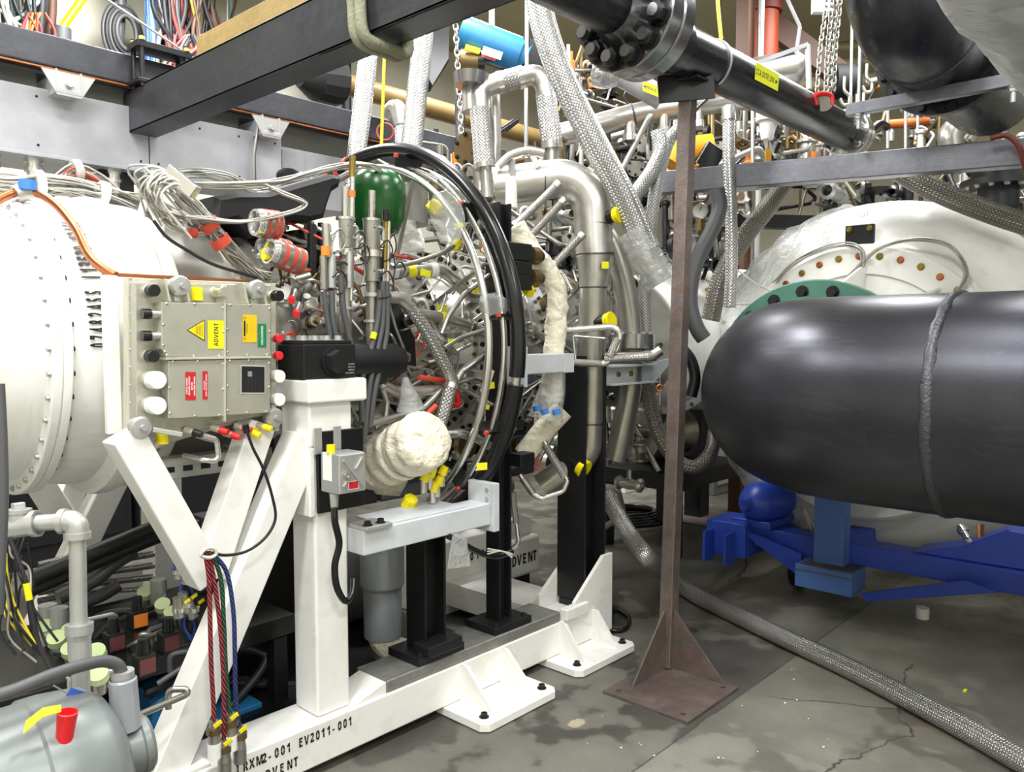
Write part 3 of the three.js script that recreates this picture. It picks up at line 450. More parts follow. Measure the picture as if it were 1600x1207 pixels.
actuator(540, 292, 340, 388, 520, -2.62, .036); actuator(581, 298, 342, 440, 540, -2.6, .034);
ep('sight_tube', sweep(pz(-2.6, [[551, 248], [548, 470]]), .011, 10), W.bright); ep('sight_tube_top', sweep(pz(-2.6, [[551, 244], [550, 276]]), .013, 10), W.brass); ep('orange_band', sweep(pz(-2.6, [[550, 298], [550, 308]]), .0135, 10), W.orange);
ep('black_switch', sweep(pz(-2.58, [[603, 328], [603, 346]]), .015, 10), W.black); ep('switch_stem', sweep(pz(-2.58, [[603, 346], [601, 420]]), .009, 8), W.brass); ep('switch_stem', sweep(pz(-2.57, [[608, 346], [606, 440]]), .007, 8), W.bright);
for (const [a, b, r, m] of [[[509, 350], [512, 402], .016, W.steel], [[505, 400], [506, 452], .014, W.steelDull], [[523, 345], [525, 400], .015, W.plastic], [[518, 400], [518, 450], .018, W.galv], [[546, 395], [545, 450], .014, W.galv], [[594, 390], [593, 452], .012, W.black]]) ep('valve_body', sweep(pz(-2.58, [a, b]), r, 10), m);
ep('valve_band', sweep(pz(-2.575, [[509, 385], [509, 400]]), .018, 10), W.orange); ep('valve_tag', bx(...(() => { const p = onZ(521, 474, -2.56); return [p.x - .014, p.x + .012, p.y - .035, p.y + .035, p.z - .002, p.z]; })(), 0), W.plastic);
for (const [pts, r] of [[[[506, 455], [510, 490], [516, 535], [512, 548]], .011], [[[518, 455], [520, 500], [527, 540], [524, 556]], .013], [[[532, 430], [536, 480], [542, 510], [548, 540]], .012], [[[594, 455], [590, 500], [580, 545], [566, 590], [566, 660]], .012], [[[598, 440], [598, 500], [590, 545], [578, 600], [568, 690]], .012], [[[604, 440], [604, 520], [594, 570], [584, 620], [578, 668]], .012]]) ep('control_hose', sweep(smooth(pz(-2.56, pts), 6), r, 10), W.greyRubber);
ep('hose_sleeve', sweep(pz(-2.555, [[585, 520], [582, 530]]), .0128, 10), W.yellowTag);
// loose thin cables near the actuators
for (let k = 0; k < 16; k++) { const x = rr(505, 615), y = rr(360, 440), w = rr(8, 24), h = rr(14, 40); ep('loose_cable', sweep(smooth(pz(-2.55 + rr(-.03, .03), [[x, y], [x + w * .6, y - h * .3], [x + w, y + h * .2], [x + w * .7, y + h * .7], [x + rr(-5, 8), y + h * .8]]), 5), .0032, 5), k % 4 ? W.wireBlack : W.wireGrey); }
// red-banded canisters
for (const [a, b, z, r] of [[[402, 348], [434, 352], -2.72, .052], [[424, 394], [470, 410], -2.66, .05], [[412, 386], [448, 396], -2.74, .05]]) {
  const t = ep('igniter_canister', sweep(pz(z, [a, b]), r, 22), W.steelDull), A = onZ(...a, z), B = onZ(...b, z), d = B.clone().sub(A).normalize();
  for (const f of [.25, .55, .8]) part('red_band', sweep([A.clone().lerp(B, f), A.clone().lerp(B, f + .12)], r * 1.04, 22), W.redTape, t);
  part('end_cap', lathe([[-.02, 0], [-.02, r * .3], [0, r * .32], [.0, r * .75], [-.012, r * .8], [-.012, r * .95], [.01, r * 1.03]], A, d, 22), W.bright, t);
}
ep('cap_plug', sweep(pz(-2.68, [[412, 397], [419, 398]]), .022, 12), W.yellow);
// hose ring and manifold tubes
const RX = 2.5; const arcP = (x, r, a0, a1, n = 40) => { const o = []; for (let k = 0; k <= n; k++) o.push(E(x, r, a0 + (a1 - a0) * k / n)); return o; };
const hoseRing = thing('hose_ring', 'thick black hose bent in a ring around the engine', 'hose');
part('hose', sweep([...smooth([onX(425, 285, 2.42), onX(450, 272, 2.45), E(RX - .02, .955, 122)], 6).slice(0, -1), ...arcP(RX, .945, 118, -8, 44)], .034, 14), W.black, hoseRing);
part('hose', sweep(arcP(RX, .945, -10, -80, 26), .036, 14), W.black, hoseRing);
part('joint', sweep(arcP(RX, .945, -7, -11, 3), .02, 10), W.bright, hoseRing);
for (const a of [103, 108, 113, 117]) part('red_tie', sweep(arcP(RX, .945, a, a + 1.6, 3), .039, 12), W.redTape, hoseRing);
const man = thing('manifold_tubes', 'polished steel manifold tubes curving just inside the black hose ring', 'tube');
for (const [x, r, a0, a1, rad] of [[2.42, .85, 112, -78, .017], [2.5, .865, 84, -80, .013], [2.56, .875, 80, -78, .011], [2.46, .9, 60, -60, .009]]) part('tube', sweep(arcP(x, r, a0, a1, 56), rad, 10), W.bright, man);
for (const a of [74, 42, 8, -24, -44]) { const b = part('clip', (() => { const p = E(2.5, .885, a), d = ed(a); return bar(p.clone().addScaledVector(d, -.06), p.clone().addScaledVector(d, .035), .012, .16, .002, V(0, d.z, -d.y)); })(), W.blackSteel, man); part('red_pad', (() => { const p = E(2.42, .905, a), d = ed(a); return bar(p, p.clone().addScaledVector(d, .018), .018, .016, .002, V(0, d.z, -d.y)); })(), W.redTape, b); }
for (const a of [87, 36]) part('yellow_tag', sweep(arcP(2.42, .85, a, a + 1.6, 3), .0195, 10), W.yellowTag, man);
// brackets from the ring to the casing
for (const a of [70, 25, -18, -50]) ep('ring_stay', bar(E(2.5, .46, a), E(2.5, .84, a), .01, .02, .002), W.steelDull);
// named tubes on the casing
const ET = (name, z, pts, r, m, bend = .06, rs = 12) => ep(name, sweep(fillet(pz(z, pts), bend), r, rs), m);
const t1 = ET('bleed_duct', -2.66, [[612, 425], [655, 424], [690, 422], [712, 440], [732, 462], [760, 466]], .027, W.steel, .08, 16);
part('clamp', sweep(pz(-2.66, [[671, 423], [679, 423]]), .034, 16), W.plastic, t1); part('clamp', sweep(pz(-2.66, [[608, 425], [616, 425]]), .036, 16), W.plastic, t1);
const t2 = ET('bleed_duct', -2.64, [[640, 485], [660, 492], [700, 498], [740, 512], [772, 525]], .025, W.steel, .08, 16); part('clamp', sweep(pz(-2.64, [[733, 509], [738, 511]]), .031, 16), W.bright, t2); part('yellow_tag', sweep(pz(-2.64, [[687, 496], [695, 497]]), .0262, 16), W.yellowTag, t2); part('yellow_tag', sweep(pz(-2.66, [[634, 424], [646, 424]]), .0282, 16), W.yellowTag, t1);
const bh = ep('flex_line', sweep(smooth(pz(-2.56, [[640, 480], [665, 515], [690, 560], [700, 578]]), 8), .028, 16), W.braid); part('fitting', sweep(fillet(pz(-2.56, [[606, 465], [624, 466], [642, 482]]), .05), .026, 14), W.steel, bh); part('fitting', sweep(fillet(pz(-2.56, [[699, 577], [708, 596], [706, 606]]), .03), .026, 14), W.steel, bh);
const bh2 = ep('flex_line', sweep(smooth(pz(-2.54, [[704, 606], [695, 640], [686, 668]]), 8), .029, 16), W.braid); part('collar', sweep(pz(-2.54, [[706, 600], [704, 607]]), .033, 16), W.bright, bh2);
ET('return_tube', -2.6, [[760, 543], [766, 550], [722, 580], [713, 596]], .017, W.bright, .03); ET('return_tube', -2.6, [[716, 598], [740, 592], [770, 603], [800, 606]], .011, W.bright, .04); ET('return_tube', -2.62, [[598, 602], [618, 612], [650, 612], [686, 610]], .024, W.steel, .06);
ET('strap_tube', -2.58, [[612, 418], [650, 410], [690, 396], [716, 380], [732, 352]], .010, W.steelDull, .12); ET('strap_tube', -2.55, [[690, 522], [700, 495], [725, 460], [765, 430]], .011, W.steelDull, .12); ET('strap_tube', -2.55, [[694, 544], [720, 528], [760, 515], [798, 513]], .010, W.steelDull, .12);
ET('red_tube', -2.62, [[655, 590], [700, 596]], .012, W.redTape); ET('red_tube', -2.5, [[663, 652], [681, 634]], .012, W.redTape); ET('red_bracket', -2.6, [[706, 632], [718, 634], [713, 612]], .012, W.red, .01);
ET('lower_tube', -2.6, [[560, 665], [610, 655], [660, 640], [690, 610]], .016, W.steelDull); ET('lower_tube', -2.62, [[596, 600], [605, 630], [602, 655], [585, 668]], .012, W.steel, .03); ET('lower_tube', -2.5, [[690, 680], [720, 677], [745, 685], [770, 700]], .020, W.bright, .08);
// triangular black trunnion bracket and trunnion cylinder
ep('trunnion_plate', prism([[606, 480], [616, 470], [626, 478], [650, 530], [652, 575], [606, 575]].map(([x, y]) => { const p = onZ(x, y, -2.68); return [p.x, p.y]; }), 'z', -2.76, -2.68, .006), W.blackSteel);
// random dressing: small pipes, fittings, brackets and connectors on the casing
function dress(x0, x1, a0, a1, r0, r1, n, mats) {
  for (let k = 0; k < n; k++) {
    const x = rr(x0, x1), a = rr(a0, a1), r = rr(r0, r1), L = rr(.08, .32), da = rr(-35, 35), m = mats[Math.floor(rnd() * mats.length)], q = rnd();
    if (q < .55) ep('small_tube', sweep(fillet([E(x, r - .03, a), E(x, r + .03, a), E(x + L * rr(.2, 1), r + rr(0, .05), a + da * .5), E(x + L, r + rr(.0, .05), a + da), E(x + L + .02, r - .04, a + da)], .025, 5), rr(.004, .011), 8), m);
    else if (q < .8) { const p = E(x, r, a), d = ed(a), c = ep('fitting', cyl(p.clone().addScaledVector(d, -.03), p.clone().addScaledVector(d, rr(.02, .05)), rr(.012, .024), rr(.01, .022), 10), m); part('nut', cyl(p, p.clone().addScaledVector(d, .015), .027, .027, 6), W.bright, c); }
    else { const p = E(x, r, a), d = ed(a), w = rr(.02, .06); ep('bracket', bar(p.clone().addScaledVector(d, -.02), p.clone().addScaledVector(d, rr(.02, .06)), w, rr(.008, .05), .003, V(1, 0, 0)), m); }
  }
}
dress(2.25, 3.2, -70, 75, .42, .53, 84, [W.steel, W.steel, W.bright, W.galv, W.bright, W.steelDull]);
dress(1.66, 2.3, -60, 80, .42, .56, 90, [W.steelDull, W.bronze, W.blackSteel, W.steel, W.galv, W.bright, W.steel, W.redTape]);
dress(3.1, 4.3, -80, 85, .42, .52, 60, [W.steelDull, W.blackSteel, W.steel, W.bronze]);
for (const [x, y, z] of [[657, 425, -2.63], [683, 482, -2.7], [700, 535, -2.62], [750, 450, -2.6], [740, 455, -2.58], [750, 632, -2.5], [758, 604, -2.5], [640, 793, -2.55], [745, 730, -2.3]]) { const p = onZ(x, y, z); ep('yellow_tag', bar(p, p.clone().add(V(.05, rr(-.03, .03), .01)), .03, .004, .001), W.yellowTag); }
// yellow capped fittings below
for (const [x, y] of [[662, 752], [672, 745], [683, 758], [676, 768], [690, 742]]) { const p = onZ(x, y, -2.5), f = ep('capped_fitting', cyl(p.clone().add(V(0, -.05, 0)), p, .014, .014, 10), W.bright); part('yellow_cap', cyl(p, p.clone().add(V(.012, .035, .01)), .02, .017, 10), W.yellow, f); }
// ---------- control box on the stand ----------
const cbx = thing('control_box', 'square aluminium electronics box with capped connectors and yellow ADVENT tag', 'control box');
const b8 = (x, y, z = -2.45) => onZ(190 + x / 4.31, 420 + y / 4.31, z), BZ0 = -2.49;
const qd = (pts, za, zb, bev = .002) => prism(pts.map(([x, y]) => { const p = b8(x, y, zb); return [p.x, p.y]; }).reverse(), 'z', za, zb, bev);
part('back_plate', qd([[42, 60], [1040, 100], [1042, 960], [345, 1170], [42, 1100]], -2.62, -2.585), W.boxEdge, cbx);
part('body', qd([[95, 95], [1005, 110], [1015, 980], [345, 1110], [100, 1060]], -2.585, -2.505), W.boxSteel, cbx);
part('rim', qd([[42, 60], [100, 62], [100, 1100], [42, 1090]], -2.585, -2.55), W.boxEdge, cbx);
for (const [n, a] of [['cover', [[270, 225], [695, 232], [695, 598], [300, 595], [270, 540]]], ['cover', [[705, 236], [1005, 240], [1005, 588], [705, 594]]], ['cover', [[315, 618], [692, 612], [692, 995], [315, 1010]]], ['cover', [[705, 612], [1000, 606], [1000, 970], [705, 988]]]]) {
  const c = part(n, qd(a, -2.505, -2.45), W.boxSteel, cbx); for (let k = 0; k < a.length; k++) { const p = a[k], q = a[(k + 1) % a.length], cx = a.reduce((s, v) => s + v[0], 0) / a.length, cy = a.reduce((s, v) => s + v[1], 0) / a.length; for (const f of [.06, .5]) bolt(c, b8(p[0] + (q[0] - p[0]) * f + (cx - p[0]) * .05, p[1] + (q[1] - p[1]) * f + (cy - p[1]) * .05, -2.45), V(0, 0, 1), .0045, W.bright, 'screw', RIVET); }
}
part('rib', qd([[694, 110], [705, 110], [705, 1030], [694, 1030]], -2.505, -2.442, .001), W.boxEdge, cbx); part('rib', qd([[300, 598], [1010, 590], [1010, 604], [300, 616]], -2.505, -2.442, .001), W.boxEdge, cbx);
for (const a of [[[285, 68], [300, 68], [335, 220], [320, 220]], [[415, 72], [428, 72], [465, 222], [450, 222]], [[815, 96], [828, 96], [860, 234], [846, 234]], [[935, 100], [948, 100], [985, 238], [972, 238]]]) part('fin', qd(a, -2.56, -2.46, .001), W.boxEdge, cbx);
const plug = (x, y, r, L, m, name = 'connector_cap', body = W.boxEdge) => { const p = b8(x, y, -2.505), c = part('connector', cyl(p, p.clone().add(V(0, 0, L * .5)), r * 1.02, r * 1.02, 18), body, cbx); part(name, lathe([[0, r * 1.05], [L * .7, r * 1.02], [L * .75, r * .92], [L * .75, 0]], p.clone().add(V(0, 0, L * .45)), V(0, 0, 1), 20), m, c); return c; };
for (const [x, y] of [[178, 150], [172, 590], [1015, 185]]) plug(x, y, .0185, .04, W.black); for (const [x, y] of [[185, 305], [185, 453]]) { const p = b8(x, y, -2.47), c = part('connector', cyl(p, p.clone().add(V(.03, 0, 0)), .013, .013, 16), W.bright, cbx); part('connector_cap', cyl(p.clone().add(V(-.022, 0, 0)), p.clone().add(V(.004, 0, 0)), .016, .016, 16), W.black, c); }
for (const [x, y] of [[190, 748], [190, 918]]) plug(x, y, .027, .05, W.plastic); for (const [x, y] of [[1030, 725], [1030, 880]]) plug(x, y, .022, .03, W.plastic); plug(625, 160, .018, .06, W.bright);
for (const [x, y] of [[1030, 470], [1030, 585]]) plug(x, y, .014, .03, W.red);
for (const [x, y, h] of [[510, 215, .03], [275, 1180, .03], [888, 1125, .02]]) { const p = b8(x, y, -2.5); part('yellow_cap', cyl(p, p.clone().add(V(0, h * 1.4, 0)), .019, .017, 14), W.yellow, cbx); }
for (const [x, y] of [[105, 1065], [368, 120], [885, 145], [1000, 1000]]) { const p = b8(x, y, -2.5), k = part('latch_knob', lathe([[0, .03], [.03, .034], [.04, .028], [.042, .01], [.055, .009], [.056, 0]], p, V(0, .0, 1), 20), W.galv, cbx); part('latch_arm', bx(p.x - .012, p.x + .03, p.y - .05, p.y - .025, p.z - .02, p.z + .01, .003), W.bright, k); }
for (const [x, y, m] of [[430, 1085, W.boltBlack], [512, 1118, W.galv], [608, 1070, W.red], [690, 1105, W.red], [765, 1058, W.red], [828, 1093, W.yellow], [905, 1050, W.yellow]]) { const p = b8(x, y, -2.5), d = V(.5, -.25, .8).normalize(), c = part('connector', cyl(p, p.clone().addScaledVector(d, .035), .012, .012, 14), W.boxEdge, cbx); part('connector_cap', cyl(p.clone().addScaledVector(d, .03), p.clone().addScaledVector(d, .06), .0125, .0105, 14), m, c); }
part('handle', sweep(fillet([...[[545, 1125], [640, 1150], [655, 1300], [560, 1290]].map(([x, y]) => b8(x, y, -2.44)), b8(420, 1260, -2.52)], .02), .009, 10), W.bright, cbx);
part('lever', bar(b8(210, 1085, -2.46), b8(410, 1120, -2.44), .016, .012, .003), W.galv, cbx);
for (let k = 0; k < 9; k++) bolt(cbx, b8(60, 65 + k * 120, -2.55), V(0, 0, 1), .0045, W.galv, 'screw', RIVET);
const lab = (x0, y0, x1, y1, w, h, draw, name = 'label') => { const a = b8(x0, y1, -2.4485), b = b8(x1, y1, -2.4485), c = b8(x0, y0, -2.4485); part(name, card(a, b.clone().sub(a), c.clone().sub(a)), printMat(w, h, draw, true), cbx); };
const vText = (x, w, h, lines, size, col) => { x.save(); x.translate(w / 2, h / 2); x.rotate(-Math.PI / 2); x.fillStyle = col; x.font = 'bold ' + size + 'px sans-serif'; x.textAlign = 'center'; lines.forEach((l, k) => x.fillText(l, 0, (k - (lines.length - 1) / 2) * size * 1.15 + size * .35)); x.restore(); };
lab(440, 340, 560, 488, 128, 160, (x) => { x.fillStyle = '#111'; x.beginPath(); x.moveTo(0, 80); x.lineTo(128, 0); x.lineTo(128, 160); x.fill(); x.fillStyle = '#f2d400'; x.beginPath(); x.moveTo(8, 80); x.lineTo(124, 8); x.lineTo(124, 152); x.fill(); x.fillStyle = '#333'; for (let k = 0; k < 5; k++) x.fillRect(64 + k * 11, 52 - k * 4, 3, 56 + k * 8); });
lab(580, 348, 693, 540, 160, 272, (x, w, h) => { x.fillStyle = '#f6e915'; x.fillRect(0, 0, w, h); x.strokeStyle = '#d8c800'; for (let k = 0; k < 20; k++) { x.beginPath(); x.moveTo(0, k * 14); x.lineTo(w, k * 14); x.stroke(); } vText(x, w, h, ['ADVENT'], 58, '#141414'); });
lab(815, 310, 910, 496, 128, 250, (x, w, h) => { x.fillStyle = '#e8bf10'; x.fillRect(0, 0, w, h); x.fillStyle = '#111'; x.fillRect(10, 55, 16, 140); x.strokeStyle = '#111'; x.lineWidth = 3; x.strokeRect(10, 20, 16, 20); x.beginPath(); x.arc(18, 220, 10, 0, 7); x.stroke(); vText(x, w + 20, h, ['CAUTION', '- - - - - - - - - -', '- - - - - - - - - -', '- - - - - - - -'], 20, '#3a3000'); });
lab(918, 370, 975, 530, 80, 224, (x, w, h) => { x.fillStyle = '#1f7a4a'; x.fillRect(0, 0, w, h); vText(x, w, h, ['UNCLASSIFIED'], 26, '#e8f4ea'); });
lab(430, 695, 500, 886, 112, 304, (x, w, h) => { x.fillStyle = '#c2212c'; x.fillRect(0, 0, w, h); vText(x, w, h, ['SHOCK HAZARD', 'GROUND CHASSIS', 'BEFORE', 'APPLYING POWER'], 24, '#fff'); });
lab(546, 690, 580, 882, 64, 304, (x, w, h) => { x.fillStyle = '#c2212c'; x.fillRect(0, 0, w, h); vText(x, w, h, ['CAUTION', 'HIGH VOLTAGE INSIDE'], 22, '#fff'); });
lab(803, 650, 966, 842, 200, 236, (x, w, h) => { x.fillStyle = '#c8c8c0'; x.fillRect(0, 0, w, h); x.fillStyle = '#15161a'; x.fillRect(6, 8, w - 10, h - 16); x.fillStyle = '#8a8a8a'; x.fillRect(56, 50, 36, 44); x.strokeStyle = '#555'; for (let k = 0; k < 5; k++) x.strokeRect(40 + k * 28, 110, 22, 100); }, 'data_plate');

// ---------- trunnion block on the column ----------
const tb = thing('trunnion_block', 'black trunnion block with large hex nut on top of the white column', 'bearing block');
part('block', bx(1.585, 1.81, 1.445, 1.57, -2.62, -2.45, .004), W.blackSteel, tb); part('cap_plate', bx(1.59, 1.8, 1.57, 1.585, -2.61, -2.46, .003), W.blackSteel, tb);
for (const x of [1.61, 1.66, 1.71, 1.76]) for (const z of [-2.59, -2.49]) bolt(tb, V(x, 1.585, z), V(0, 1, 0), .014, W.galv, 'bolt', CAPSCREW);
{ const p = onZ(520, 565, -2.45); bolt(tb, p, V(0, 0, 1), .042, W.boltBlack, 'nut'); part('text_print', card(V(p.x + .05, 1.455, -2.4485), V(.05, 0, 0), V(0, .05, 0)), printMat(128, 128, (x) => { x.fillStyle = '#aaa'; for (let k = 0; k < 4; k++) for (let j = k % 2 ? 0 : 3; j < 9; j++) x.fillRect(10 + j * 12, 14 + k * 28, 4 + (j * 7 + k * 3) % 5, 14); }, true), tb); }
part('trunnion', lathe([[0, .07], [.3, .07], [.33, .06], [.335, 0]], V(1.81, 1.5, -2.6), V(1, .0, 0), 30), W.blackSteel, tb);
// ---------- disconnect switch ----------
const sw = thing('switch_box', 'small grey electrical switch box on black backplate fixed to the white column', 'switch box');
{ const z1 = -2.3, a = onZ(530, 775, z1), b = onZ(572, 706, z1); part('back_plate', bx(onZ(497, 735, -2.43).x, onZ(569, 735, -2.43).x, onZ(530, 798, -2.43).y, onZ(530, 672, -2.43).y, -2.445, -2.43, .006), W.black, sw);
  part('case', bx(a.x, b.x, a.y, b.y, -2.41, z1 - .012, .005), W.greyRubber.clone(), sw).material.setValues({ color: 0x9a9c9e, metalness: .4 }); part('door', bx(a.x + .003, b.x - .003, a.y + .003, b.y - .003, z1 - .012, z1, .003), W.galv, sw);
  const e = (u, v) => V(a.x + (b.x - a.x) * u, a.y + (b.y - a.y) * v, z1 + .003); for (const [u0, v0, u1, v1] of [[.15, .85, .85, .15], [.15, .2, .4, .48], [.6, .6, .85, .88]]) part('emboss', bar(e(u0, v0), e(u1, v1), .006, .006, .001), W.galv, sw);
  const c = e(.26, .47); part('lock', lathe([[0, .012], [.008, .012], [.008, .006], [.002, .005], [.002, 0]], c, V(0, 0, 1), 16), W.bright, sw);
  part('label', card(e(.32, .1).add(V(0, 0, -.001)), V(.045, 0, 0), V(0, .03, 0)), printMat(96, 64, (x) => { x.fillStyle = '#e8e0e0'; x.fillRect(0, 0, 96, 64); x.fillStyle = '#c82230'; x.fillRect(4, 4, 88, 56); x.fillStyle = '#8a1018'; for (let k = 0; k < 4; k++) x.fillRect(12, 12 + k * 11, 70, 4); }), sw);
  part('paper', card(V(a.x - .0008, a.y + .045, -2.34), V(0, 0, -.055), V(0, .1, 0)), W.plastic, sw);
  part('button', cyl(V(a.x + .01, b.y, -2.36), V(a.x + .01, b.y + .03, -2.36), .016, .015, 14), W.yellow, sw);
  for (const x of [a.x + .0, b.x - .035]) part('tab', bx(x - .014, x + .018, b.y - .01, b.y + .085, -2.43, -2.424, .002), W.galv, sw);
  part('gland', cyl(V(a.x + .014, a.y - .05, -2.35), V(a.x + .014, a.y, -2.35), .013, .017, 12), W.galv, sw);
  part('cable', sweep(smooth([V(a.x + .014, a.y - .04, -2.35), V(a.x + .012, a.y - .1, -2.345), onZ(530, 850, -2.35), onZ(523, 885, -2.36), onZ(527, 920, -2.36), onZ(541, 940, -2.37), onZ(551, 928, -2.38), onZ(553, 905, -2.4)], 7), .0125, 10), W.black, sw); }

// ---------- grey electronics trunk behind the engine ----------
const gp = thing('trunking', 'long grey sheet metal cable trunk hung under the overhead rail', 'trunking');
for (const [x0, x1] of [[.3, 1.715], [1.72, 2.44]]) { part('panel', bx(x0, x1, 2.4, 2.69, -4.3, -3.955, .004), W.greyPanel, gp); for (const y of [2.44, 2.65]) for (let k = 0; k < 4; k++) bolt(gp, V(x0 + .04 + (x1 - x0 - .08) * k / 3, y, -3.955), V(0, 0, 1), .006, W.boltBlack, 'screw', RIVET); }
part('edge_lip', bx(.3, 2.44, 2.385, 2.4, -4.3, -3.93, .002), W.greyPanel, gp);
for (let k = 0; k < 7; k++) { const x = .55 + k * .17, c = part('conduit_fitting', cyl(V(x, 2.24, -4.02), V(x, 2.385, -4.02), .028, .034, 14), W.bright, gp); for (const y of [2.28, 2.33, 2.37]) part('ring', cyl(V(x, y, -4.02), V(x, y + .018, -4.02), .04, .04, 14), W.bright, c); }
part('under_box', bx(1.5, 1.66, 2.25, 2.385, -4.2, -4.0, .006), W.blackSteel, gp);
const gp2 = thing('junction_box', 'grey sheet metal junction boxes past the end of the cable trunk', 'junction box'); part('box', bx(2.47, 2.95, 2.34, 2.66, -4.32, -4.02, .006), W.greyPanel, gp2); part('door', bx(2.47, 2.62, 2.36, 2.64, -4.02, -4.0, .003), W.greyPanel, gp2); part('box', bx(2.96, 3.25, 2.36, 2.6, -4.3, -4.06, .006), W.greyPanel, gp2);
for (const [px, lab2] of [[98, 'pale strut bracket on top of the trunk nearest the fan case'], [412, 'pale strut bracket clamped on the far end of the trunk']]) { const x = onZ(px, 130 + (px > 200 ? 75 : 0), -3.93).x, t = thing('strut_bracket', lab2, 'bracket'); part('channel', bx(x - .05, x + .05, 2.66, 2.68, -4.1, -3.85, .002), W.greyPanel, t); for (const s of [-1, 1]) part('side', bx(x + s * .05 - .004, x + s * .05 + .004, 2.66, 2.76, -4.1, -3.85, .002), W.greyPanel, t); part('strap', plate([V(x - .11, 2.75, -3.86), V(x + .11, 2.75, -3.86), V(x + .05, 2.65, -3.86), V(x - .05, 2.65, -3.86)].reverse(), .008, V(0, 0, 1)), W.galv, t); bolt(t, V(x, 2.7, -3.85), V(0, 0, 1), .014, W.galv); }
// ---------- wire harnesses ----------
function harness(name, label, pts, n, sp, r, m, ties, tieM = W.redTape) { const t = loopWires(name, label, pts, n, sp, r, m, 'wire bundle'); (ties || []).forEach((i) => { const p = pts[i], d = pts[Math.min(i + 1, pts.length - 1)].clone().sub(pts[Math.max(i - 1, 0)]).normalize(); part('tie', cyl(p.clone().addScaledVector(d, -.015), p.clone().addScaledVector(d, .015), sp * 1.35 + .008, sp * 1.35 + .008, 14), tieM, t); }); return t; }
const GW = [W.wireGrey, W.wireWhite, W.wireGrey, W.steelDull];
harness('wire_bundle', 'thick grey wire bundle running over the top of the fan case', pz(-3.35, [[-60, 285], [0, 287], [60, 288], [110, 292], [160, 304], [205, 318], [250, 335], [290, 350]]), 34, .033, .0042, GW, [2, 4], W.wireWhite);
harness('wire_bundle', 'grey and red wire bundle arching behind the fan case top', pz(-3.55, [[70, 300], [95, 276], [120, 266], [145, 272], [170, 290], [195, 315]]), 18, .025, .0045, [W.wireGrey, W.wireGrey, W.steel, W.redTape], [2], W.wireWhite);
harness('wire_bundle', 'grey wire bundle with red clamp dropping beside the box', pz(-2.7, [[272, 300], [300, 330], [328, 352], [345, 378], [365, 400], [392, 425], [412, 436]]), 26, .022, .0036, GW, [2, 3]);
harness('wire_bundle', 'long grey leads sagging from the manifold block to the canisters', pz(-2.66, [[236, 300], [250, 325], [275, 335], [320, 342], [370, 346], [420, 340], [470, 325], [476, 318], [440, 300], [415, 290]]), 6, .01, .0032, GW);
harness('wire_bundle', 'short grey lead pair tied with a red band over the metal casing', pz(-2.7, [[252, 340], [272, 355], [300, 364], [330, 363], [345, 362]]), 5, .007, .004, GW, [2]);
harness('wire_bundle', 'fine grey wires lying over the black cowl', pz(-2.84, [[280, 285], [340, 290], [400, 288], [440, 284], [470, 276], [520, 263], [560, 258], [590, 265], [600, 285], [596, 320]]), 12, .01, .0035, GW);
harness('wire_bundle', 'tangled wires under the grey trunk toward the cowl', pz(-3.2, [[230, 290], [290, 272], [350, 280], [400, 300], [440, 290], [480, 280]]), 10, .02, .004, GW);
solo('cable', sweep(smooth(pz(-2.63, [[240, 345], [260, 370], [290, 390], [330, 412], [370, 425], [402, 434]]), 6), .006, 8), W.wireBlack, 'thin black cable drooping over the bare metal casing', 'cable');
const mb = thing('manifold_block', 'silver wiring manifold block bristling with white leads', 'manifold');
{ const a = onZ(262, 266, -2.66), b = onZ(306, 302, -2.58); part('block', bar(a, b, .045, .035, .003), W.bright, mb); for (let k = 0; k < 26; k++) { const p = a.clone().lerp(b, rr(.05, .95)), s = k % 2 ? 1 : -1; part('lead', sweep(smooth([p, p.clone().add(V(-.05, rr(-.02, .03), -.03)), p.clone().add(V(-.09 + rr(-.02, .02), rr(-.07, .02), -.05 + rr(-.02, .02))), p.clone().add(V(-.03 + rr(-.03, .07), -.12 + rr(-.03, .03), -.06))], 5), .004, 6), k % 3 ? W.wireGrey : W.wireWhite, mb); } }
// red maze of small fittings beside the box
for (let k = 0; k < 60; k++) { const p = onZ(rr(415, 530), rr(420, 535), -2.85 + rr(-.1, .08)), d = V(rr(-1, 1), rr(-1, 1), rr(0, 1)).normalize(), m = [W.steelDull, W.bronze, W.blackSteel, W.galv, W.redTape, W.bright][k % 6]; if (k % 3) ep('small_tube', sweep(fillet([p, p.clone().addScaledVector(d, .06), p.clone().add(V(rr(0, .1), rr(-.1, .1), rr(-.05, .05))), p.clone().add(V(rr(.05, .14), rr(-.12, .12), rr(-.1, .0)))], .02, 4), rr(.003, .008), 7), m); else ep('fitting', cyl(p, p.clone().addScaledVector(d, rr(.03, .06)), rr(.01, .02), rr(.01, .02), 10), m); }
for (const [x, y] of [[456, 467], [463, 488]]) { const p = onZ(x, y, -2.62); part('red_cap', cyl(p, p.clone().add(V(-.02, -.01, .03)), .013, .012, 12), W.red, ep('capped_stub', cyl(p.clone().add(V(.05, .03, -.06)), p, .014, .014, 12), W.bright)); }

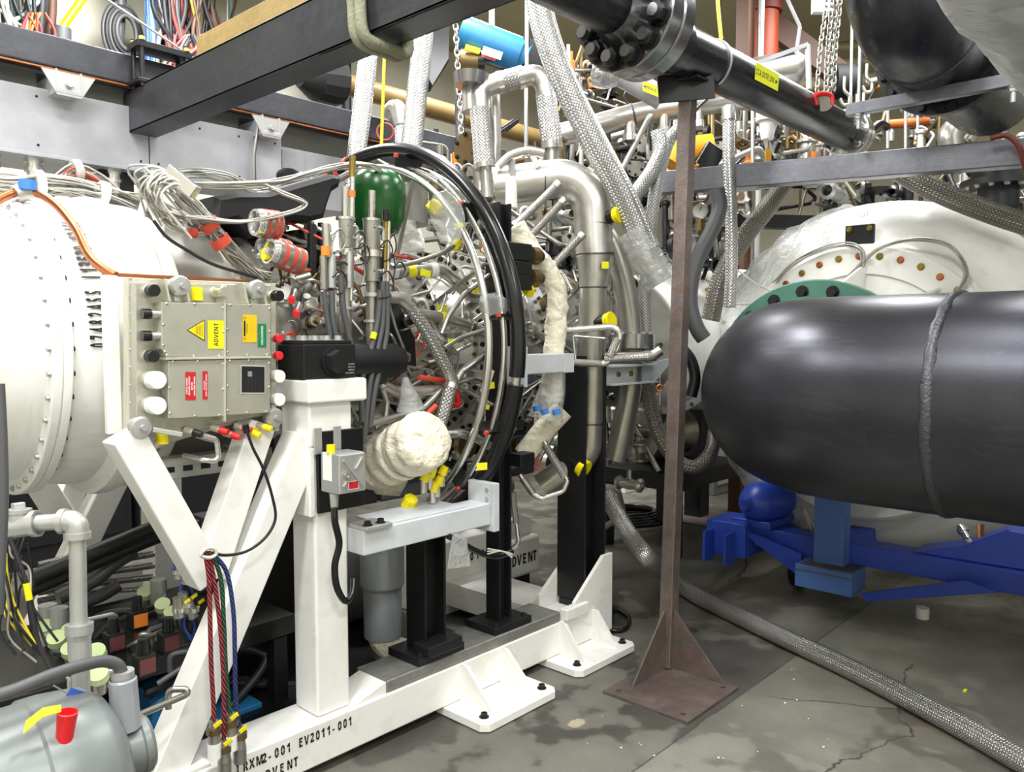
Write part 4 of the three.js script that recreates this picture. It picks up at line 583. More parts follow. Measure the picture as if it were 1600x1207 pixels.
// ---------- pump motor and its piping, lower left ----------
const pm = thing('pump_motor', 'grey cylindrical electric motor with red cap and yellow tag', 'motor');
{ const c = at(62, 1235, 1.95), d = V(1, 0, 0), L = .7, R = .215; c.x = .06;
  part('body', lathe([[0, R * .8], [0, R], [L * .75, R], [L * .76, R * 1.03], [L * .82, R * 1.03], [L * .95, R * .98], [L, R * .86], [L + .025, R * .65], [L + .028, R * .52]], c, d, 56, .6), W.motor, pm);
  part('fan_opening', lathe([[L + .02, R * .53], [L - .03, R * .5], [L - .03, 0]], c, d, 40), W.blackMatte, pm);
  for (let k = 0; k < 6; k++) { const a = k * Math.PI / 3; part('fan_spoke', bar(c.clone().add(V(L + .012, 0, 0)), c.clone().add(V(L + .012, R * .52 * Math.sin(a), R * .52 * Math.cos(a))), .012, .02, .002), W.motor, pm); }
  part('band', lathe([[.16, R * 1.01], [.3, R * 1.01]], c, d, 56), W.motor, pm);
  part('tie_bar', bar(c.clone().add(V(.02, R * .5, R * .88)), c.clone().add(V(L * .74, R * .5, R * .88)), .02, .02, .003), W.motor, pm);
  part('pedestal', bx(.1, .6, 0, c.y - R * .6, c.z - .16, c.z + .16, .01), W.motor, pm);
  const rc = onZ(121, 1160, c.z + .1).add(V(0, .045, 0).addScaledVector(FW, -.05)); part('red_cap', lathe([[-.06, .018], [0, .019], [.05, .0225], [.052, .019], [.02, .017], [.02, 0]], rc, V(.1, 1, .12), 20), W.red, pm);
  const yt = smooth([onZ(38, 1150, c.z + .15), onZ(42, 1132, c.z + .14), onZ(70, 1120, c.z + .12), onZ(112, 1112, c.z + .1)], 5); part('yellow_tag', plate([onZ(36, 1148, c.z + .16), onZ(40, 1128, c.z + .15), onZ(75, 1110, c.z + .12), onZ(112, 1108, c.z + .1), onZ(113, 1119, c.z + .1), onZ(76, 1124, c.z + .13)], .002, V(0, 1, .6)), W.yellowTag, pm);
  const jx = onZ(215, 1165, c.z + .0), j = part('terminal_box', lathe([[-.1, .06], [-.1, .072], [.0, .072], [.005, .076], [.02, .076], [.03, .066], [.035, 0]], jx, V(1, .05, .1), 32), W.motor, pm);
  const ca = onZ(197, 1138, c.z + .02), cbp = onZ(192, 1066, c.z + .02), cc = part('conduit_seal', lathe([[0, .036], [.13, .034], [.135, .03]], ca, cbp.clone().sub(ca), 26), W.motorLight, pm); part('conduit_collar', sweep([cbp.clone().add(V(0, -.01, 0)), cbp.clone().add(V(0, .03, 0))], .028, 16), W.galv, cc);
  part('embossed_mark', (() => { const a = ca.clone().add(V(.012, .012, .0365)); return card(a, V(.0, .1, -.002), V(-.026, 0, -.004)); })(), printMat(256, 64, (x) => { x.strokeStyle = '#c6cace'; x.lineWidth = 4; for (let k = 0; k < 13; k++) { x.beginPath(); x.moveTo(10 + k * 18, 16); x.lineTo(14 + k * 18, 48); if (k % 3) x.arc(18 + k * 18, 32, 7, 0, 4); x.stroke(); } }, true), cc);
  solo('cable', sweep(smooth([onZ(-40, 1098, c.z + .08), onZ(20, 1080, c.z + .08), onZ(80, 1056, c.z + .06), onZ(130, 1040, c.z + .04), onZ(165, 1034, c.z + .02), onZ(184, 1040, c.z + .02), cbp.clone().add(V(0, .02, 0))], 8), .0155, 12), W.greyRubber, 'grey rubber cable curving into the motor conduit seal', 'cable');
}
const pv = thing('elbow_pipe', 'galvanised threaded pipe with tee, elbow and union above the motor', 'pipe');
{ const d = 2.25, q = (x, y) => at(x, y, d), L = (n, a, b, r, m = W.galv, rs = 20) => part(n, sweep([q(...a), q(...b)], r, rs), m, pv);
  L('pipe', [121, 842], [124, 1030], .0225); const el = part('elbow', sweep(fillet([q(100, 815), q(120, 815), q(121, 840)], .035), .031, 20), W.galv, pv); part('rim', sweep([q(121, 832), q(121, 842)], .0355, 20), W.galv, el); part('rim', sweep([q(95, 815), q(104, 815)], .0355, 20), W.galv, el);
  L('nipple', [58, 818], [100, 815], .023); part('tee', sweep([q(12, 824), q(60, 818)], .033, 20), W.galv, pv); L('tee_rim', [52, 819], [60, 818], .038); L('tee_branch', [30, 820], [29, 800], .03); const pl = part('plug', sweep([q(29, 802), q(29, 796)], .034, 18), W.galv, pv); part('plug_square', bar(q(29, 797), q(28, 786), .03, .03, .003), W.galv, pl);
  const u = part('union', cyl(q(124, 975), q(124, 990), .038, .038, 8), W.galv, pv); part('union_ring', cyl(q(124, 988), q(124, 1000), .034, .03, 20), W.galv, u); L('lower_socket', [124, 1000], [125, 1030], .03); const ft = q(125, 1030); part('riser', cyl(V(ft.x, 0, ft.z), ft, .024, .024, 16), W.galv, pv); }
solo('conduit', sweep(smooth(pd(1.7, [[-2, 600], [2, 680], [4, 780], [0, 880], [-4, 960]]), 6), .012, 10), W.greyRubber, 'dark grey conduit dropping past the inlet duct', 'conduit');
// coloured cords tied at the stand apex
const cordM = [['red', 0xc8323a, 0x1b1b20], ['red', 0xc8323a, 0x1b1b20], ['green', 0x2c6a4a, 0x1a201c], ['blue', 0x2f48a8, 0x14161e]];
const cords = [[[320, 862], [326, 900], [328, 960], [330, 1040], [334, 1110], [334, 1132]], [[326, 862], [334, 905], [344, 980], [349, 1060], [350, 1120], [350, 1160]], [[330, 864], [344, 900], [350, 980], [353, 1050], [358, 1100], [360, 1120]], [[332, 866], [352, 890], [364, 950], [367, 1020], [368, 1080], [374, 1140]]];
cords.forEach((c, k) => { const [n, c1, c2] = cordM[k], m = mat({ map: ropeTex(new THREE.Color(c1).convertLinearToSRGB().toArray(), new THREE.Color(c2).convertLinearToSRGB().toArray()), roughness: .8 });
  const t = thing('sensor_cable', ['red and black braided cord hanging outermost from the stand apex', 'red and black braided cord hanging between the others at the apex', 'green flecked braided cord hanging from the stand apex', 'blue flecked braided cord hanging from the stand apex'][k], 'cable');
  part('cord', sweep(smooth(pz(-2.36, c), 6), .0075, 8), m, t);
  const [ex, ey] = c[c.length - 1], p = onZ(ex, ey, -2.36), cn = part('connector', cyl(p.clone().add(V(0, -.06, 0)), p.clone().add(V(0, .01, 0)), .02, .014, 16), W.steelDull, t); part('coupling_ring', cyl(p.clone().add(V(0, -.03, 0)), p.clone().add(V(0, -.012, 0)), .024, .024, 16), W.bronze, cn); part('dust_cap', cyl(p.clone().add(V(0, -.11, 0)), p.clone().add(V(0, -.06, 0)), .021, .021, 16), k % 2 ? W.steelDull : W.plastic, cn); part('yellow_flag', bar(p.clone().add(V(-.01, .0, .02)), p.clone().add(V(.015, .012, .022)), .014, .004, .001), W.yellow, cn); });
{ const t = thing('sensor_cable', 'dark blue braided cord looping from the control box down to the apex', 'cord'); part('cord', sweep(smooth(pz(-2.36, [[385, 672], [395, 700], [410, 730], [425, 775], [430, 812], [415, 840], [385, 862], [350, 868], [332, 864]]), 7), .005, 8), W.wireBlack, t); part('plug', sweep(pz(-2.37, [[383, 664], [386, 676]]), .011, 10), W.black, t);
  const k = thing('cord_tie', 'white cable tie gathering the coloured cords at the apex', 'cable tie'); part('loop', sweep(smooth(pz(-2.35, [[314, 868], [322, 858], [334, 858], [338, 866], [328, 872]]), 5, true), .006, 6, true), W.wireWhite, k); }
const cc2 = thing('connector_cluster', 'hanging cluster of metal connectors on blue cords behind the brace', 'connector');
for (let k = 0; k < 6; k++) { const p = onZ(280 + (k % 3) * 11, 905 + Math.floor(k / 3) * 52 + (k % 2) * 8, -2.62), c = part('connector', cyl(p, p.clone().add(V(rr(-.02, .02), .07, 0)), .018, .016, 12), W.steelDull, cc2); part('ring', cyl(p.clone().add(V(0, .02, 0)), p.clone().add(V(0, .034, 0)), .022, .022, 12), W.bright, c); part('yellow_flag', bar(p.clone().add(V(.01, .05, .02)), p.clone().add(V(.03, .06, .02)), .012, .004, .001), W.yellow, c); }
for (let k = 0; k < 9; k++) part('cord', sweep(smooth(pz(-2.66 + rr(-.02, .02), [[272 + rr(-4, 8), 850], [285 + rr(-12, 16), 890], [290 + rr(-12, 20), 930], [296 + rr(-14, 14), 975], [300 + rr(-10, 10), 1005]]), 6), .005, 6), k % 3 ? W.wireBlack : W.wireBlue, cc2);

// ---------- hydraulic plate under the engine ----------
const hp = thing('valve_plate', 'black horizontal hydraulic plate with capped fittings below the fan case', 'valve plate');
part('plate', bx(.55, 1.75, .4, .48, -3.45, -2.78, .01), W.black, hp);
for (const [x, z] of [[.62, -2.82], [1.68, -2.82], [.62, -3.4], [1.68, -3.4]]) part('leg', bx(x - .03, x + .03, 0, .4, z - .03, z + .03, .003), W.blackSteel, hp);
for (const [x, y, r] of [[72, 985, .03], [90, 1003, .032], [110, 990, .028], [112, 1020, .03], [150, 1025, .034], [155, 1060, .03], [228, 930, .032], [250, 935, .026], [255, 950, .03], [268, 962, .026]]) { const p = onY(x, y, .52), q = V(-.35, 1, .5).normalize(), f = part('fitting', cyl(V(p.x, .47, p.z), p, r * .7, r * .8, 14), W.steelDull, hp); part('green_cap', cyl(p, p.clone().addScaledVector(q, .026), r * 1.05, r, 18), W.paleGreen, f); }
for (const [x, y] of [[93, 975], [248, 928], [75, 970]]) { const p = onY(x, y, .54); part('solenoid', cyl(V(p.x, .48, p.z), V(p.x, .6, p.z), .032, .032, 16), W.galv, hp); }
for (const [x, y] of [[178, 1000], [263, 1000], [225, 1035], [215, 965]]) { const p = onY(x, y, .52), v = part('pilot_valve', bx(p.x - .03, p.x + .03, .48, .55, p.z - .03, p.z + .03, .004), W.blackSteel, hp); part('knob', cyl(V(p.x, .55, p.z), V(p.x, .6, p.z), .022, .018, 14), W.black, v); part('nameplate', card(V(p.x - .026, .49, p.z + .0308), V(.052, 0, 0), V(0, .05, 0)), y === 965 ? W.orange : mat({ color: 0x6a3c3e, roughness: .5, metalness: .3 }), v); }
for (let k = 0; k < 12; k++) { const p = onY(rr(60, 280), rr(950, 1080), .52); part('small_pipe', sweep(fillet([p.clone().setY(.46), p, p.clone().add(V(rr(-.2, .2), 0, rr(-.1, .1))), p.clone().add(V(rr(-.2, .2), -.08, rr(-.12, .12)))], .02, 4), rr(.006, .012), 8), [W.steelDull, W.galv, W.greyRubber][k % 3], hp); }
// hoses and an added dark skid below the engine
const hoseSpots = [[[[50, 905], [110, 880], [180, 850], [240, 826], [300, 812]], .025, 'black'], [[[40, 925], [110, 895], [190, 862], [250, 838], [310, 822]], .024, 'dark grey'], [[[90, 935], [150, 905], [180, 880], [210, 862]], .024, 'grey'], [[[95, 955], [160, 930], [185, 915]], .022, 'mid grey']];
hoseSpots.forEach(([p, r, n], k) => solo('thick_hose', sweep(smooth(pz(-3.5 - k * .04, p), 6), r * 1.3, 12), k < 2 ? W.rubber : W.greyRubber, n + ' thick hose sweeping beneath the fan case' + ['', ' and under its neighbour', ' to the floor', ' beside the braided lines'][k], 'hose'));
for (let k = 0; k < 5; k++) solo('braided_line', sweep(smooth(pz(-3.75, [[60, 940 - k * 14], [120, 930 - k * 15], [175, 925 - k * 16], [240, 920 - k * 18]]), 5), .016, 10), W.braidS, 'braided steel line in the stack behind the galvanised pipe', 'hose', 'braided lines behind the galvanised pipe');
const skid = thing('added_dark_skid', 'added dark skid with tanks and hoses darkening the space under the engine', 'pump skid');  // dark skid added to keep the space under the engine dark
part('deck', bx(.2, 2.68, 0.0, .14, -3.76, -2.68, .005), W.blackSteel, skid); part('tank', lathe([[0, 0], [0, .12], [.05, .17], [.6, .17], [.65, .12], [.65, 0]], V(1.15, .28, -3.55), V(1, 0, 0), 30), W.blackSteel, skid); part('tank', lathe([[0, 0], [0, .1], [.04, .14], [.3, .14], [.34, .1], [.34, 0]], V(.5, .3, -2.95), V(1, 0, 0), 28), W.maroon, skid); part('pump', lathe([[0, 0], [0, .08], [.04, .1], [.2, .1], [.22, .05], [.3, .05]], V(1.2, .22, -2.95), V(1, 0, 0), 24), W.hoist, skid);
part('blue_base', bx(.9, 1.6, .1, .16, -3.05, -2.8, .006), W.hoist, skid); part('cabinet', bx(1.75, 2.15, .1, .75, -3.7, -3.3, .01), W.blackSteel, skid); part('gear_case', lathe([[0, 0], [0, .16], [.04, .2], [.4, .2], [.44, .16], [.44, 0]], V(2.2, .34, -3.35), V(1, 0, 0), 30), W.greyRubber, skid);
for (let k = 0; k < 10; k++) part('hose', sweep(smooth([V(rr(.5, 2), .12, rr(-3.6, -2.8)), V(rr(.8, 2), rr(.2, .5), rr(-3.5, -2.8)), V(rr(.8, 2), rr(.2, .5), rr(-3.5, -2.8)), V(rr(1, 2.1), .12, rr(-3.6, -2.75))], 7), rr(.012, .02), 8), k % 2 ? W.rubber : W.blackMatte, skid);
const tray = thing('slotted_channel', 'slotted steel channel running under the fan case behind the braces', 'channel'); { const a = onZ(248, 738, -2.72), b = onZ(388, 712, -2.72); part('channel', bx(a.x, b.x + .1, a.y - .03, a.y + .035, -2.74, -2.72, .002), W.galv, tray); for (let k = 0; k < 6; k++) { const x = a.x + .02 + k * .065; part('slot', (() => { const s = bx(x, x + .035, a.y - .008, a.y + .012, -2.7205, -2.719, 0); return s; })(), W.blackMatte, tray); } part('flange', bx(a.x, b.x + .1, a.y + .035, a.y + .04, -2.8, -2.72, .001), W.galv, tray); }

harness('wire_bundle', 'messy dark wires and stubs hanging left of the galvanised pipe', pd(2.5, [[8, 840], [14, 880], [22, 920], [30, 960], [50, 1005]]), 16, .05, .004, [W.wireBlack, W.wireGrey, W.rubber, W.wireBlack, W.wireYellow]);
{ const t = thing('sensor_cable', 'thin black cable with yellow marker band dropping behind the motor', 'cable'); part('cable', sweep(smooth(pd(2.1, [[14, 840], [30, 880], [42, 915], [50, 960], [62, 1010], [84, 1056]]), 6), .006, 8), W.wireBlack, t); part('yellow_band', sweep(pd(2.1, [[41, 912], [46, 938]]), .0085, 8), W.yellow, t); const u = thing('identity_tag', 'small blue tag tied behind the motor', 'tag'), p = at(105, 1084, 1.98); part('tag', bar(p, p.clone().add(V(.05, -.035, .0)), .03, .003, .001), W.wireBlue, u); part('string', cyl(p, p.clone().add(V(-.03, .03, 0)), .002, .002, 5), W.wireGrey, u); }
// ---------- overhead pipes on the right ----------
const handTag = (o, u, v, txt, w = 256, h = 96) => [card(o, u, v), printMat(w, h, (x) => { x.fillStyle = '#e3e61c'; x.fillRect(0, 0, w, h); x.font = 'bold 46px sans-serif'; x.fillStyle = '#141414'; x.save(); x.translate(8, h * .66); x.scale(.62, 1); x.fillText(txt, 0, 0); x.restore(); x.beginPath(); if (txt.startsWith(' ')) { x.moveTo(4, h / 2); x.lineTo(24, h / 2 - 12); x.lineTo(24, h / 2 + 12); } else { x.moveTo(w - 10, h / 2); x.lineTo(w - 36, h / 2 - 14); x.lineTo(w - 36, h / 2 + 14); } x.fill(); })];
const cca = thing('outflow_pipe', 'bare steel pipe with massive bolted flanges and a yellow CCA Outflow tag', 'pipe');
{ const zc = jb.z, yc = jt.y + .03 + .112, X = (px, py) => onZ(px, py, zc).x, r = .112, x0 = X(1012, 36), x1 = X(1312, 200);
  part('tube', lathe([[0, .06], [0, r], [x1 - x0, r], [x1 - x0 + .01, r - .01], [x1 - x0 + .01, 0]], V(x0, yc, zc), EX, 40), W.darkPipe, cca);
  const fx = x0 - .14; for (const [o, w] of [[0, .085], [.095, .085]]) { const f = part('flange', lathe([[0, .05], [0, .232], [.006, .24], [w - .006, .24], [w, .232], [w, .05]], V(fx + o - .04, yc + .03, zc), EX, 64), W.machined, cca); if (!o) for (let k = 0; k < 12; k++) { const a = (k + .5) / 12 * 2 * Math.PI; const b = bolt(f, V(fx - .04, yc + .03 + .185 * Math.sin(a), zc + .185 * Math.cos(a)), V(-1, 0, 0), .042, W.boltBlack, 'nut'); part('stud', new THREE.CylinderGeometry(.6, .6, .5, 14).translate(0, 1.3, 0), W.machined, b); } }
  part('sleeve', lathe([[0, .1], [0, .128], [.2, .128], [.2, .1]], V(x0, yc, zc), EX, 40), W.darkPipe, cca); part('hub', lathe([[0, .11], [.06, .125], [.1, .15]], V(fx - .14, yc + .03, zc), EX, 40), W.machined, cca); part('tube', lathe([[0, .07], [0, .11], [.6, .11]], V(fx - .74, yc + .03, zc), EX, 40), W.darkPipe, cca);
  part('strap', lathe([[0, r + .002], [0, r + .008], [.012, r + .008], [.012, r + .002]], V(X(1108, 100), yc, zc), EX, 36), W.galv, cca);
  const th = -4 * Math.PI / 180, nx = V(0, Math.sin(th), Math.cos(th)), up = V(0, Math.cos(th), -Math.sin(th)), tx = X(1147, 118); part('tag', ...handTag(V(tx, yc, zc).addScaledVector(nx, r + .003).addScaledVector(up, -.03), V(.27, 0, 0), up.clone().multiplyScalar(.085), 'CCA OUTFLOW'), cca);
  const fl = (x, rr_, w, m = W.bright) => part('end_flange', lathe([[0, .03], [0, rr_], [w, rr_], [w, .03]], V(x, yc, zc), EX, 40), m, cca); const e = x1 + .1; fl(e, .15, .05); fl(e + .06, .15, .05); fl(e + .12, .07, .06, W.blackSteel);
  for (let k = 0; k < 8; k++) { const a = k / 8 * 2 * Math.PI, p = V(x1 - .02, yc + .125 * Math.sin(a), zc + .125 * Math.cos(a)); part('stud', cyl(p, p.clone().add(V(.24, 0, 0)), .011, .011, 8), k % 2 ? W.blackSteel : W.galv, cca); bolt(cca, p.clone().add(V(.1, 0, 0)), V(-1, 0, 0), .018, W.bright, 'nut'); }
  part('drain_tube', sweep(smooth([V(e + .17, yc, zc), V(e + .3, yc + .03, zc + .02), V(e + .5, yc + .14, zc + .05), V(e + .6, yc + .14, zc + .06)], 6), .03, 12), W.black, cca); }
const tp = thing('overhead_duct', 'large dark overhead duct with bolted flange and strut hanger', 'duct');
{ const z = -1.17, R = .25, p = onZ(1474, 74, z).add(V(-.5, 0, 0));
  part('pipe', sweep(fillet([p.clone().add(V(.5, 0, 0)), p.clone().add(V(-.18, 0, 0)), p.clone().add(V(-.18, RY - p.y, 0))], .33, 16), R, 56), W.darkPipe, tp); part('weld_seam', lathe([[.15, R], [.155, R + .006], [.165, R + .006], [.17, R]], p, EX, 56), W.weld, tp);
  const f = part('flange', lathe([[.5, R - .02], [.5, R + .075], [.55, R + .075], [.55, R - .02]], p, EX, 56), W.blackSteel, tp); for (let k = 0; k < 20; k++) { const a = k / 20 * 2 * Math.PI; bolt(f, p.clone().add(V(.5, (R + .045) * Math.sin(a), (R + .045) * Math.cos(a))), V(-1, 0, 0), .018, W.boltBlack); }
  part('pipe', lathe([[.55, R - .02], [.55, R], [1.5, R], [1.5, R - .03]], p, EX, 56), W.darkPipe, tp); part('cover', lathe([[.49, R + .0], [.485, R + .012], [.5, R + .014]], p, EX, 56), W.weld, tp);
  const ha = onX(1330, 100, p.x + .3), h0 = V(p.x + .33, p.y - R - .02, z - .4), h1 = V(p.x + .33, p.y - R - .02, z + .4); const hg = part('hanger_strut', bar(h0, h1, .06, .05, .003), W.beamLight, tp); for (const q of [h0, h1]) { const o = q === h0 ? .06 : -.06; part('rod', cyl(q.clone().add(V(0, -.1, o)), V(q.x, RY, q.z + o), .012, .012, 10), W.galv, hg); bolt(hg, q.clone().add(V(0, -.03, o)), V(0, -1, 0), .02, W.galv, 'nut'); } }
{ // wrapped insulated duct in the corner
  const p = V(1.6, 2.6, -.3), t = thing('wrapped_duct', 'crinkled clear plastic wrapped pipe insulation in front of the dark overhead duct', 'insulation'), pos = [], L = [];
  const path = []; for (let k = 0; k <= 60; k++) path.push(p.clone().add(V(k * .08, 0, 0))); part('sleeve', crumple(sweep(path, .335, 64), .022, 9), W.foil.clone(), t).material.setValues({ color: 0xbfc2c2, metalness: .35, roughness: .4 }); part('green_core', sweep([path[0].clone().add(V(.02, 0, 0)), path[60].clone().add(V(.05, 0, 0))], .29, 40), W.green, t); }
{ const t = thing('work_lamp', 'bright white rectangular lamp hanging by the chain hoist', 'lamp'), p = at(1284, 6, 6); part('housing', bar(p.clone().addScaledVector(RT, -.07), p.clone().addScaledVector(RT, .07), .14, .06, .004), W.plastic, t); const n = FH.clone().multiplyScalar(-1), c = p.clone().addScaledVector(n, .034); part('diffuser', card(c.clone().addScaledVector(RT, -.062).add(V(0, -.062, 0)), RT.clone().multiplyScalar(.124), V(0, .124, 0)), lampGlow, t); part('cord', cyl(p.clone().add(V(0, .07, 0)), V(p.x, RY, p.z), .006, .006, 6), W.wireBlack, t); const L = new THREE.RectAreaLight(LAMP_COLOR, 8, .12, .12); L.position.copy(c.clone().addScaledVector(n, .02)); L.lookAt(L.position.clone().add(n)); scene.add(L); }
// ---------- chains ----------
const LINK = new THREE.TorusGeometry(1, .3, 7, 12).scale(1.45, .85, .85);
function chain(label, pts, s, m = W.bright) { const t = thing('chain', label, 'chain'), c = new THREE.CatmullRomCurve3(pts), n = Math.floor(c.getLength() / (s * 2.15)), C = c.getSpacedPoints(n); for (let k = 0; k < n; k++) { const d = C[k + 1].clone().sub(C[k]).normalize(), q = new THREE.Quaternion().setFromUnitVectors(V(1, 0, 0), d).multiply(new THREE.Quaternion().setFromAxisAngle(V(1, 0, 0), k % 2 ? Math.PI / 2 + .3 : .3)); const o = part('link', LINK, m, t, C[k], q); o.scale.setScalar(s); } return t; }
chain('bright steel chain hanging beside the braided riser hoses', [at(712, 42, 4.9), at(715, 100, 4.9), at(719, 170, 4.9), at(722, 255, 4.9)], .018);
for (const [k, a, b, l] of [[0, [1292, 0], [1276, 150], 'innermost'], [1, [1300, 0], [1290, 150], 'second'], [2, [1306, 0], [1296, 152], 'third'], [3, [1313, 0], [1303, 145], 'outermost']]) chain(l + ' strand of the steel hoist chain above the red hook', [at(a[0], -40, 4.6), at(a[0], a[1], 4.6), at((a[0] + b[0]) / 2 - 2, 75, 4.6), at(b[0], b[1], 4.6)], .015, W.steel);
{ const t = thing('hoist_hook', 'red lifting hook below the steel hoist chains', 'hook'); part('hook', sweep(smooth([at(1275, 165, 4.6), at(1272, 152, 4.6), at(1285, 146, 4.6), at(1299, 150, 4.6), at(1301, 163, 4.6)], 6), (q) => .018 - .008 * q, 10), W.red, t); part('pulley', cyl(at(1288, 160, 4.62), at(1288, 160, 4.7), .05, .05, 20), W.steelDull, t); }
// ---------- braided hoses ----------
function hose(label, pts, r, m = W.braid, ends, n = 9) { const t = thing('braided_hose', label, 'hose'); part('braid', sweep(smooth(pts, n), r, 20), m, t); (ends || []).forEach((i) => { const p = pts[i], q = pts[i ? i - 1 : 1], d = p.clone().sub(q).normalize(), c = part('collar', cyl(p.clone().addScaledVector(d, -.05), p.clone().addScaledVector(d, .03), r * 1.12, r * 1.12, 20), W.bright, t); }); return t; }
hose('bright braided steel riser hose passing just left of the yellow rope', [at(580, -60, 4.55), at(577, 60, 4.5), at(566, 170, 4.45), at(556, 250, 4.4), at(550, 330, 4.35)], .052);
hose('bright braided steel riser hose entering the white wrapped fitting', [at(662, -60, 4.4), at(660, 60, 4.35), at(649, 170, 4.3), at(636, 300, 4.2), at(634, 332, 4.15)], .056, W.braid);
hose('short braided riser hose half hidden behind the wider riser', [at(626, 195, 4.7), at(630, 240, 4.65), at(636, 280, 4.6)], .04); solo('pipe_elbow', sweep(fillet([at(606, 180, 4.8), at(620, 163, 4.75), at(628, 200, 4.7)], .05), .05, 16), W.steel, 'small silver pipe elbow above the short braided riser hose', 'pipe');
hose('thick braided steel hose slanting down to a foil-wrapped end', [at(838, -20, 4.1), at(850, 40, 4.1), at(878, 120, 4.1), at(925, 215, 4.1), at(975, 310, 4.1), at(1012, 392, 4.1)], .068);
{ const t = thing('film_wrap', 'crinkled clear film wrapped round the slanting hose end', 'plastic wrap'); const p = pd(4.1, [[988, 362], [1003, 390], [1020, 420], [1034, 442]]); part('wrap', sweep(smooth(p, 6), (q, i) => .078 + .012 * q + .006 * Math.sin(i * 2.3), 24), W.film, t); part('fitting', sweep([p[1], p[3]], .06, 20), W.steelDull, t); }
hose('long braided steel hose lying across the concrete floor', [at(946, 770, 4.55), at(962, 800, 4.5), at(985, 838, 4.35), at(1012, 872, 4.15), onY(1045, 902, .05), onY(1085, 930, .05), onY(1140, 957, .05), onY(1220, 995, .05), onY(1330, 1046, .05), onY(1450, 1108, .05), onY(1560, 1168, .05), onY(1760, 1285, .05)], .047, W.braidF, null, 12);
hose('vertical braided steel hose hanging right of the rusty support post', [at(1139, 175, 4.7), at(1139, 250, 4.7), at(1142, 330, 4.7), at(1143, 420, 4.7), at(1140, 480, 4.7)], .036, W.braid, [0]);
hose('dark braided hose slanting from the bare beam toward the cone', [at(1225, 290, 4.9), at(1195, 330, 4.9), at(1160, 375, 4.9), at(1125, 440, 4.95), at(1110, 500, 5)], .058, W.braidDark);
hose('braided hose arching right above the bell housing', [at(1405, 268, 4.6), at(1450, 292, 4.5), at(1520, 322, 4.4), at(1620, 355, 4.3), at(1700, 370, 4.2)], .06, W.braidDark);
hose('pale braided hose bending down beside the slanting thick hose', [at(1028, 205, 4.5), at(1032, 235, 4.5), at(1020, 265, 4.5), at(995, 300, 4.5), at(975, 325, 4.5)], .042, W.braid);
hose('pale braided hose hanging straight behind the rusty post', [at(1062, 200, 4.55), at(1048, 215, 4.55), at(1034, 255, 4.55), at(1022, 310, 4.55), at(1014, 390, 4.55), at(1008, 460, 4.6), at(1010, 540, 4.6)], .036, W.braid);
hose('looping braided hose dipping toward the floor near the bell', [at(1010, 590, 4.7), at(1018, 640, 4.7), at(1035, 690, 4.7), at(1060, 722, 4.7), at(1085, 730, 4.7), at(1108, 712, 4.7), at(1118, 670, 4.8)], .042, W.braidDark);
solo('rubber_hose', sweep(smooth(pd(4.55, [[1120, 296], [1124, 325], [1112, 360], [1092, 400], [1080, 440], [1079, 480], [1090, 515], [1100, 530]]), 8), .044, 16), W.greyRubber, 'dark grey rubber hose curving beside the vertical braided hose', 'hose');
solo('rubber_hose', sweep(smooth(pd(4.3, [[1060, 540], [1078, 560], [1086, 590], [1080, 620]]), 6), .03, 12), W.black, 'short black rubber hose bend under the white exhaust cone', 'hose');
// braided expansion loop
{ const t = thing('expansion_loop', 'silver pipe loop of braided flexible sections and polished elbows', 'pipe'), d = 4.45, r = .055; const B = (a, b, k = 1) => part('flexible_section', sweep([at(...a, d), at(...b, d)], r * 1.06 * k, 22), W.braid, t), S = (pts, k = 1, m = W.steel) => part('pipe', sweep(fillet(pd(d, pts), .1), r * k, 20), m, t), C = (a, b, k = 1.12) => part('collar', sweep([at(...a, d), at(...b, d)], r * k, 20), W.bright, t);
  S([[752, 172], [750, 140], [775, 130], [784, 128]]); B([750, 170], [758, 258]); C([758, 256], [759, 264], 1.2); S([[759, 262], [762, 310]], .62); C([778, 130], [786, 128]); B([784, 128], [812, 121]); C([810, 122], [818, 120]); S([[815, 121], [838, 116], [850, 130], [854, 152]]); C([853, 145], [855, 156], 1.06); B([854, 152], [862, 224]); C([862, 222], [863, 234], 1.1); S([[863, 232], [864, 262]], .68);
  const f = part('flange', cyl(at(736, 136, d), at(737, 118, d), .09, .105, 30), W.machined, t); part('flange_neck', cyl(at(742, 175, d + .05), at(738, 128, d + .05), .07, .06, 24), W.steel, t); part('back_pipe', sweep(pd(d + .12, [[742, 130], [748, 200], [752, 300]]), .04, 16), W.steel, t); part('back_pipe', sweep(pd(d + .15, [[772, 150], [774, 220], [772, 260]]), .035, 16), W.steel, t); }
